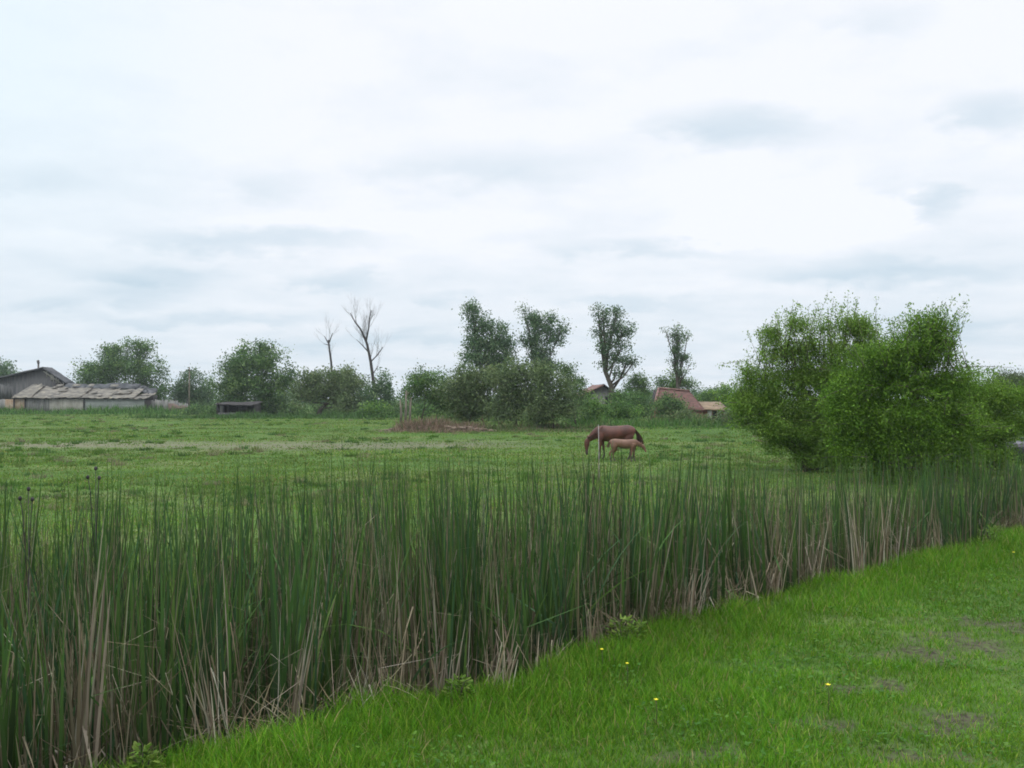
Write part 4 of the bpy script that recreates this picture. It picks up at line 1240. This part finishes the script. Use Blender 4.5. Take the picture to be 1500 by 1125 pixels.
# faded-roof house
YA = 112.0; qa = YA / F
xA = (880 - 750) * qa
hA = empty('old_house', (xA, YA, gz(xA, YA)), 'old house with a faded pinkish tiled gable roof, mostly hidden by shrubs', 'house')
zA = gz(xA, YA)
A_ = lambda px, py: ((px - 880) * qa, EYE - (py - HY) * qa - zA)
pk, l1, r1 = A_(884, 563), A_(846, 581), A_(910, 581)
mb = MB(); mb.prism([(l1[0] + .5, -.1), (r1[0] - .5, -.1), (r1[0] - .5, r1[1]), (pk[0], pk[1] - .25), (l1[0] + .5, l1[1])], 0, 6); mb.build('wall', M['plank'], hA)
mb = MB()
sheet(mb, (l1[0], -.5, l1[1]), (pk[0], -.5, pk[1]), (pk[0] - .8, 6.4, pk[1]), (l1[0] - .6, 6.4, l1[1]), 8, 5, .04, .16)
mb.build('roof', M['pinktile'], hA)
mb = MB(); sheet(mb, (pk[0] + .03, -.5, pk[1] + .02), (r1[0], -.5, r1[1]), (r1[0], 6.4, r1[1]), (pk[0] - .75, 6.4, pk[1] + .02), 6, 4, .04, .16); mb.build('roof', M['tar'], hA)
mb = MB(); a, b = A_(887, 582), A_(896, 592); mb.box(a[0], b[0], -.05, .3, b[1], a[1]); mb.build('window', M['void'], hA)
mb = MB(); a, b = A_(886, 581), A_(897, 582); mb.box(a[0], b[0], -.12, -.06, b[1], a[1]); mb.build('lintel', M['darkwood'], hA)

# red roofed house
YR = 100.0; qr = YR / F
xR = (995 - 750) * qr; zR_ = gz(xR, YR)
hR = empty('old_house', (xR, YR, zR_), 'small house with a red tiled roof and lower tan-roofed annex', 'house')
R_ = lambda px, py: ((px - 995) * qr, EYE - (py - HY) * qr - zR_)
a = R_(962, 600); b = R_(1029, 600)
ridgeL, ridgeR = R_(971, 569), R_(1016, 573)
eaveL, eaveR = R_(960, 584), R_(1031, 599)
# body with gable to the left
mb = MB(); mb.box(a[0], b[0], 0, 4.6, -.1, 1.55); mb.build('wall', M['brick'], hR)
mb = MB(); mb.add([(a[0], .0, 1.55), (a[0], 4.6, 1.55), (a[0], 2.3, ridgeL[1] - .15), (a[0] + .25, .0, 1.55), (a[0] + .25, 4.6, 1.55), (a[0] + .25, 2.3, ridgeL[1] - .15)],
                  [(0, 2, 1), (3, 4, 5), (0, 3, 5, 2), (2, 5, 4, 1), (1, 4, 3, 0)]); mb.build('gable', M['darkwood'], hR)
mb = MB()
sheet(mb, (eaveL[0] - .2, -.5, 1.45), (eaveR[0], -.5, 1.25), (ridgeR[0], 2.3, ridgeR[1]), (ridgeL[0], 2.3, ridgeL[1]), 12, 6, .035, .14)
sheet(mb, (eaveR[0] + .02, -.5, 1.25), (eaveR[0] + .02, 5.2, 1.25), (ridgeR[0] + .02, 2.32, ridgeR[1]), (ridgeR[0] + .02, 2.30, ridgeR[1]), 5, 5, .02, .12)
sheet(mb, (eaveR[0], 5.2, 1.25), (eaveL[0] - .2, 5.2, 1.45), (ridgeL[0], 2.33, ridgeL[1]), (ridgeR[0], 2.33, ridgeR[1]), 8, 4, .03, .12)
mb.build('roof', M['redtile'], hR)
mb = MB(); mb.tube([(eaveL[0] - .3, -.55, 1.45), (ridgeL[0] - .12, 2.3, ridgeL[1] + .03)], [.16, .14], 5); mb.tube([(ridgeL[0] - .05, 2.3, ridgeL[1] + .08), (ridgeR[0], 2.3, ridgeR[1] + .06)], [.10, .10], 6); mb.build('ridge_cap', M['pinktile'], hR)
c0, c1 = R_(973, 560), R_(978, 569)
an0, an1 = R_(1030, 597)[0], R_(1064, 597)[0]
mb = MB(); mb.box(an0 + .03, an1, .6, 4, -.1, 1.30); mb.build('annex_wall', M['brick'], hR)
mb = MB(); sheet(mb, (an0 - .1, .1, 1.32), (an1 + .3, .1, 1.25), (an1 + .3, 4.2, 2.15), (an0 - .1, 4.2, 2.15), 8, 4, .04, .1); mb.build('annex_roof', rough_mat('tan_sheet', (.13, .095, .06), (.24, .17, .11), 1.5, .85, .4), hR)
for (p0, p1) in ((1038, 1044), (1052, 1058)):
    mb = MB(); mb.box(R_(p0, 0)[0], R_(p1, 0)[0], .50, .59, -.05, 1.22); mb.build('white_door', M['plaster'], hR)
mb = MB(); mb.box(R_(1046, 0)[0], R_(1051, 0)[0], .54, .595, .3, 1.1); mb.build('window', M['void'], hR)
mb = MB(); mb.box(R_(1004, 0)[0], R_(1012, 0)[0], -.05, .1, .5, 1.2); mb.build('window', M['void'], hR)

# low rubble strip under the thicket
xs = (640 - 750) / F * 71
rb = empty('rubble_heap', (xs, 71, gz(xs, 71)), 'low reddish heap of rubble at the edge of the meadow, left of the thicket', 'rubble')
mb = MB()
for k in range(260):
    u = random.uniform(-1, 1); v = random.uniform(-1, 1)
    h_ = .5 * max(0, 1 - u * u) * max(.1, 1 - v * v) * random.random()
    r_ = random.uniform(.06, .22)
    mb.ball((u * 4.6, v * 1.0, h_), (r_ * random.uniform(.8, 1.6), r_, r_ * .6), 6, 4)
mb.build('stone', M['soil'], rb)
rb.children[0]['kind'] = 'stuff'

# ------------------------------------------------------------------ horses
def horse_mat(name, c1, c2, legz, dark):
    m, N, L, p, out = nodes_of(name)
    tc = N.new('ShaderNodeTexCoord')
    no = N.new('ShaderNodeTexNoise'); no.inputs['Scale'].default_value = 3.5; no.inputs['Detail'].default_value = 4
    L.new(tc.outputs['Object'], no.inputs['Vector'])
    cr = N.new('ShaderNodeValToRGB'); cr.color_ramp.elements[0].color = (*c1, 1); cr.color_ramp.elements[1].color = (*c2, 1)
    cr.color_ramp.elements[0].position = .35; cr.color_ramp.elements[1].position = .65
    L.new(no.outputs[0], cr.inputs[0])
    sp = N.new('ShaderNodeSeparateXYZ'); L.new(tc.outputs['Object'], sp.inputs[0])
    mr = N.new('ShaderNodeMapRange'); L.new(sp.outputs[2], mr.inputs[0])
    mr.inputs[1].default_value = legz * .6; mr.inputs[2].default_value = legz; mr.inputs[3].default_value = 1; mr.inputs[4].default_value = 0
    mx = N.new('ShaderNodeMix'); mx.data_type = 'RGBA'; L.new(mr.outputs[0], mx.inputs[0]); L.new(cr.outputs[0], mx.inputs[6]); mx.inputs[7].default_value = (*dark, 1)
    L.new(mx.outputs[2], p.inputs['Base Color'])
    p.inputs['Roughness'].default_value = .6
    return m

def sweep(V_, F_, pts, n=14, sub=4):
    """closed tube of elliptical rings along points (x, y, z, half width, half depth), smoothed along its length"""
    P = np.array(pts, dtype=float)
    ext = np.vstack([2 * P[0] - P[1], P, 2 * P[-1] - P[-2]])
    R = []
    for i in range(1, len(ext) - 2):
        p0, p1, p2, p3 = ext[i - 1:i + 3]
        for t in np.arange(sub) / sub:
            R.append(.5 * ((2 * p1) + (-p0 + p2) * t + (2 * p0 - 5 * p1 + 4 * p2 - p3) * t * t + (-p0 + 3 * p1 - 3 * p2 + p3) * t ** 3))
    R.append(P[-1])
    R = np.array(R); R[:, 3:] = np.maximum(R[:, 3:], .012)
    d = np.gradient(R[:, :3], axis=0); d /= np.linalg.norm(d, axis=1)[:, None]
    b0 = len(V_)
    for r, dd in zip(R, d):
        side = np.array([0, 1.0, 0]); side -= side.dot(dd) * dd; side /= np.linalg.norm(side)
        up = np.cross(dd, side)
        for k in range(n):
            a = 2 * math.pi * k / n
            V_.append(tuple(r[:3] + side * math.cos(a) * r[3] + up * math.sin(a) * r[4]))
    m_ = len(R)
    for i in range(m_ - 1):
        for k in range(n):
            k2 = (k + 1) % n
            F_.append((b0 + i * n + k, b0 + i * n + k2, b0 + (i + 1) * n + k2, b0 + (i + 1) * n + k))
    F_.append(tuple(b0 + k for k in range(n))[::-1]); F_.append(tuple(b0 + (m_ - 1) * n + k for k in range(n)))

def fused(name, V_, F_, vox, mat, parent):
    """melts overlapping closed pieces into one smooth continuous surface"""
    me = bpy.data.meshes.new(name + '_raw'); me.from_pydata(V_, [], F_)
    ob = bpy.data.objects.new(name + '_raw', me); COL.objects.link(ob)
    r = ob.modifiers.new('r', 'REMESH'); r.mode = 'VOXEL'; r.voxel_size = vox; r.use_smooth_shade = True
    sm = ob.modifiers.new('s', 'SMOOTH'); sm.factor = .5; sm.iterations = 5
    dg = bpy.context.evaluated_depsgraph_get(); dg.update()
    nm = bpy.data.meshes.new_from_object(ob.evaluated_get(dg))
    nm.name = name
    bpy.data.objects.remove(ob, do_unlink=True); bpy.data.meshes.remove(me)
    nm.materials.clear(); nm.materials.append(mat)
    o2 = bpy.data.objects.new(name, nm); COL.objects.link(o2); o2.parent = parent
    return o2

def horse(px, py, Y, s, sx, label, name, cat, mat, hair, yaw=0.0, k=1.0, foal=False):
    x, y, _ = at(px, py, Y)
    o = empty(name, (x, y, gz(x, y)), label, cat)
    o.rotation_euler = (0, 0, (math.pi if sx < 0 else 0) + yaw)
    o.scale = (s, s, s)
    V_, F_ = [], []
    sweep(V_, F_, [(-.88, 0, 1.10, .05, .08), (-.82, 0, 1.13, .18 * k, .22), (-.62, 0, 1.17, .27 * k, .30 * k), (-.35, 0, 1.15, .28 * k, .31 * k), (0, 0, 1.09, .31 * k, .35 * k), (.30, 0, 1.10, .28 * k, .345 * k),
                   (.52, 0, 1.13, .22 * k, .33 * k), (.72, 0, 1.09, .15 * k, .25), (.84, 0, 1.05, .07, .12)], 20)
    if not foal:
        sweep(V_, F_, [(.40, 0, 1.26, .12, .18), (.66, 0, 1.18, .13, .25), (.88, 0, 1.04, .095, .19), (1.04, 0, .91, .075, .14), (1.13, 0, .84, .065, .10)])
        hd = [(1.12, 0, .91, .05, .05), (1.17, 0, .80, .08, .115), (1.19, 0, .67, .082, .125), (1.20, 0, .52, .058, .09), (1.195, 0, .36, .048, .065), (1.19, 0, .25, .055, .062), (1.18, 0, .18, .035, .04)]
    else:
        sweep(V_, F_, [(.40, 0, 1.22, .10, .16), (.66, 0, 1.20, .11, .20), (.86, 0, 1.14, .08, .145), (1.02, 0, 1.06, .065, .11), (1.10, 0, 1.02, .06, .09)])
        hd = [(1.06, 0, 1.09, .05, .05), (1.15, 0, 1.00, .08, .11), (1.23, 0, .88, .075, .11), (1.30, 0, .75, .052, .075), (1.35, 0, .64, .046, .058), (1.37, 0, .58, .04, .045)]
    sweep(V_, F_, hd, 12)
    for sy, off in ((.14, .06), (-.14, -.12)):
        sweep(V_, F_, [(.56, sy * .8, 1.12, .11, .19), (.57 + off * .3, sy, .92, .095, .14), (.57 + off * .6, sy, .74, .064, .082), (.58 + off, sy, .52, .05, .056), (.58 + off, sy, .45, .046, .05), (.57 + off * 1.1, sy, .36, .035, .038),
                       (.57 + off * 1.2, sy, .20, .034, .036), (.58 + off * 1.2, sy, .14, .045, .046), (.605 + off * 1.2, sy, .08, .04, .045), (.62 + off * 1.2, sy, .03, .055, .06), (.625 + off * 1.2, sy, -.01, .055, .062)], 10, 3)
    for sy, off in ((.15, .05), (-.15, -.16)):
        sweep(V_, F_, [(-.60, sy * .7, 1.14, .14, .26), (-.60 + off * .3, sy, .94, .125, .21), (-.57 + off * .6, sy, .76, .085, .13), (-.66 + off, sy, .61, .058, .078), (-.74 + off, sy, .52, .048, .062), (-.725 + off, sy, .42, .038, .046),
                       (-.70 + off, sy, .22, .035, .038), (-.685 + off, sy, .15, .045, .046), (-.655 + off, sy, .08, .04, .045), (-.635 + off, sy, .03, .055, .06), (-.63 + off, sy, -.01, .055, .062)], 10, 3)
    fused('body', V_, F_, .022, mat, o)
    ex, ez = hd[0][0], hd[0][2]
    for sy in (.055, -.055):
        b = MB(); b.tube([(ex, sy, ez - .02), (ex + .035, sy * 1.5, ez + .06), (ex + .05, sy * 1.5, ez + .12)], [.035, .032, .004], 7); b.build('ear', mat, o, True)
    ex, ez = hd[2][0] + .01, (hd[1][2] + hd[2][2]) / 2
    for sy in (.078, -.078):
        b = MB(); b.ball((ex, sy, ez), (.018, .012, .016), 8, 6); b.build('eye', M['void'], o, True)
    n = 420
    t = rng.random(n)
    if not foal: mx_, mz_, ln = .52 + t * .62, 1.46 - t * .49 - .05 * np.sin(t * 3.1), .20
    else: mx_, mz_, ln = .56 + t * .52, 1.38 - t * .24, .07
    V, q, C = blades(mx_, rng.normal(0, .02, n), mz_ - .03, rng.uniform(.6, 1.2, n) * ln, np.full(n, .016), np.where(rng.random(n) < .6, 1.57, -1.57), rng.uniform(1.0, 1.6, n), rng.uniform(.8, 1.4, n), pal(n, hair), pal(n, hair), K=4, face=rng.normal(0, .4, n))
    mesh_obj('mane', V, q, M['dry'], o, C)
    n = 320
    L2 = .80 if not foal else .42
    V, q, C = blades(-.86 + rng.normal(0, .015, n), rng.normal(0, .03, n), 1.27 + rng.normal(0, .02, n), rng.uniform(.6, 1.05, n) * L2, np.full(n, .018), np.full(n, math.pi), rng.uniform(2.2, 2.5, n), rng.uniform(.7, 1.0, n), pal(n, hair), pal(n, hair), K=6, face=rng.normal(0, .6, n), tipw=.5)
    mesh_obj('tail', V, q, M['dry'], o, C)
    return o
Mm = horse_mat('chestnut_coat', (.055, .017, .010), (.110, .033, .019), .50, (.035, .022, .018))
Mf = horse_mat('tan_coat', (.13, .060, .036), (.18, .090, .055), .45, (.07, .05, .04))
horse(900, 672, 39.5, 1.03, -1, 'dark chestnut mare grazing with its head down behind the pale foal', 'horse', 'horse', Mm, [(.05, .028, .02), (.085, .042, .03), (.03, .018, .014)])
horse(914, 672, 38.2, .68, 1, 'light tan foal standing in front of the grazing mare', 'foal', 'foal', Mf, [(.10, .06, .04), (.15, .09, .06)], yaw=-.10, k=.84, foal=True)

# ------------------------------------------------------------------ parked car at the right edge
def car():
    Y = 37.0
    x = (1543 - 750) / F * Y
    o = empty('parked_car', (x, Y, gz(x, Y)), 'dark parked car cut by the right edge beyond the bush', 'car')
    o.rotation_euler = (0, 0, math.radians(-8))
    paint = rough_mat('dark_paint', (.030, .026, .036), (.04, .034, .048), 1, .25, 0)
    glass = rough_mat('teal_reflection_glass', (.10, .16, .155), (.16, .24, .225), .6, .08, 0)  # the teal is a reflection put into the glass colour
    rub = M['void']
    def loft(prof, yw, mat, nm, taper=.12):
        mb = MB(); n = len(prof); rows = []
        for yy, sc_ in ((-yw, .0), (-yw + taper, 1.0), (yw - taper, 1.0), (yw, .0)):
            cx = sum(p[0] for p in prof) / n; cz = sum(p[1] for p in prof) / n
            f = 1 if sc_ else .94
            rows.append([(cx + (p[0] - cx) * f, yy, cz + (p[1] - cz) * f) for p in prof])
        vs = [p for r_ in rows for p in r_]; fs = [tuple(range(n)), tuple(range(4 * n - 1, 3 * n - 1, -1))]
        for j in range(3):
            for i in range(n): fs.append((j * n + i, (j + 1) * n + i, (j + 1) * n + (i + 1) % n, j * n + (i + 1) % n))
        mb.add(vs, fs); return mb.build(nm, mat, o)
    loft([(-2.05, .30), (2.05, .30), (2.10, .60), (1.95, .82), (.95, .90), (-.85, .93), (-1.95, .80), (-2.12, .62)], .84, paint, 'body')
    loft([(-1.05, .90), (1.25, .88), (.72, 1.38), (-.45, 1.40)], .74, glass, 'windows', .10)
    mb = MB(); mb.prism([(-.52, 1.375), (.78, 1.355), (.66, 1.43), (-.40, 1.445)], -.70, .70); mb.build('roof', paint, o)
    for wx in (-1.3, 1.3):
        for wy in (-.78, .78):
            b = MB(); b.tube([(wx, wy - .1, .31), (wx, wy + .1, .31)], [.31, .31], 18); w = b.build('wheel', rub, o)
            b = MB(); b.tube([(wx, wy - .115, .31), (wx, wy + .115, .31)], [.19, .19], 14); b.build('rim', M['stake'], w)
    for wy in (-.6, .6):
        b = MB(); b.ball((-2.06, wy, .66), (.07, .16, .08)); b.build('headlight', M['plaster'], o, True)
    for p in ((-.9, -.88), (-.9, .88)):
        b = MB(); b.ball((p[0], p[1], .98), (.08, .08, .07)); b.build('mirror', paint, o, True)
car()
print('objects', len(bpy.data.objects))

# ------------------------------------------------------------------ haze
def haze():
    mb = MB(); mb.box(-470, 470, -65, 640, -4.5, 40)
    m, N, L, p, out = nodes_of('haze')
    N.remove(p)
    v = N.new('ShaderNodeVolumePrincipled')
    v.inputs['Color'].default_value = (.86, .92, .97, 1)
    v.inputs['Density'].default_value = 0.00028
    v.inputs['Anisotropy'].default_value = 0.2
    L.new(v.outputs[0], out.inputs['Volume'])
    o = mb.build('haze', m)
    tag(o, 'thin pale haze over the fields', 'haze', kind='stuff')
haze()
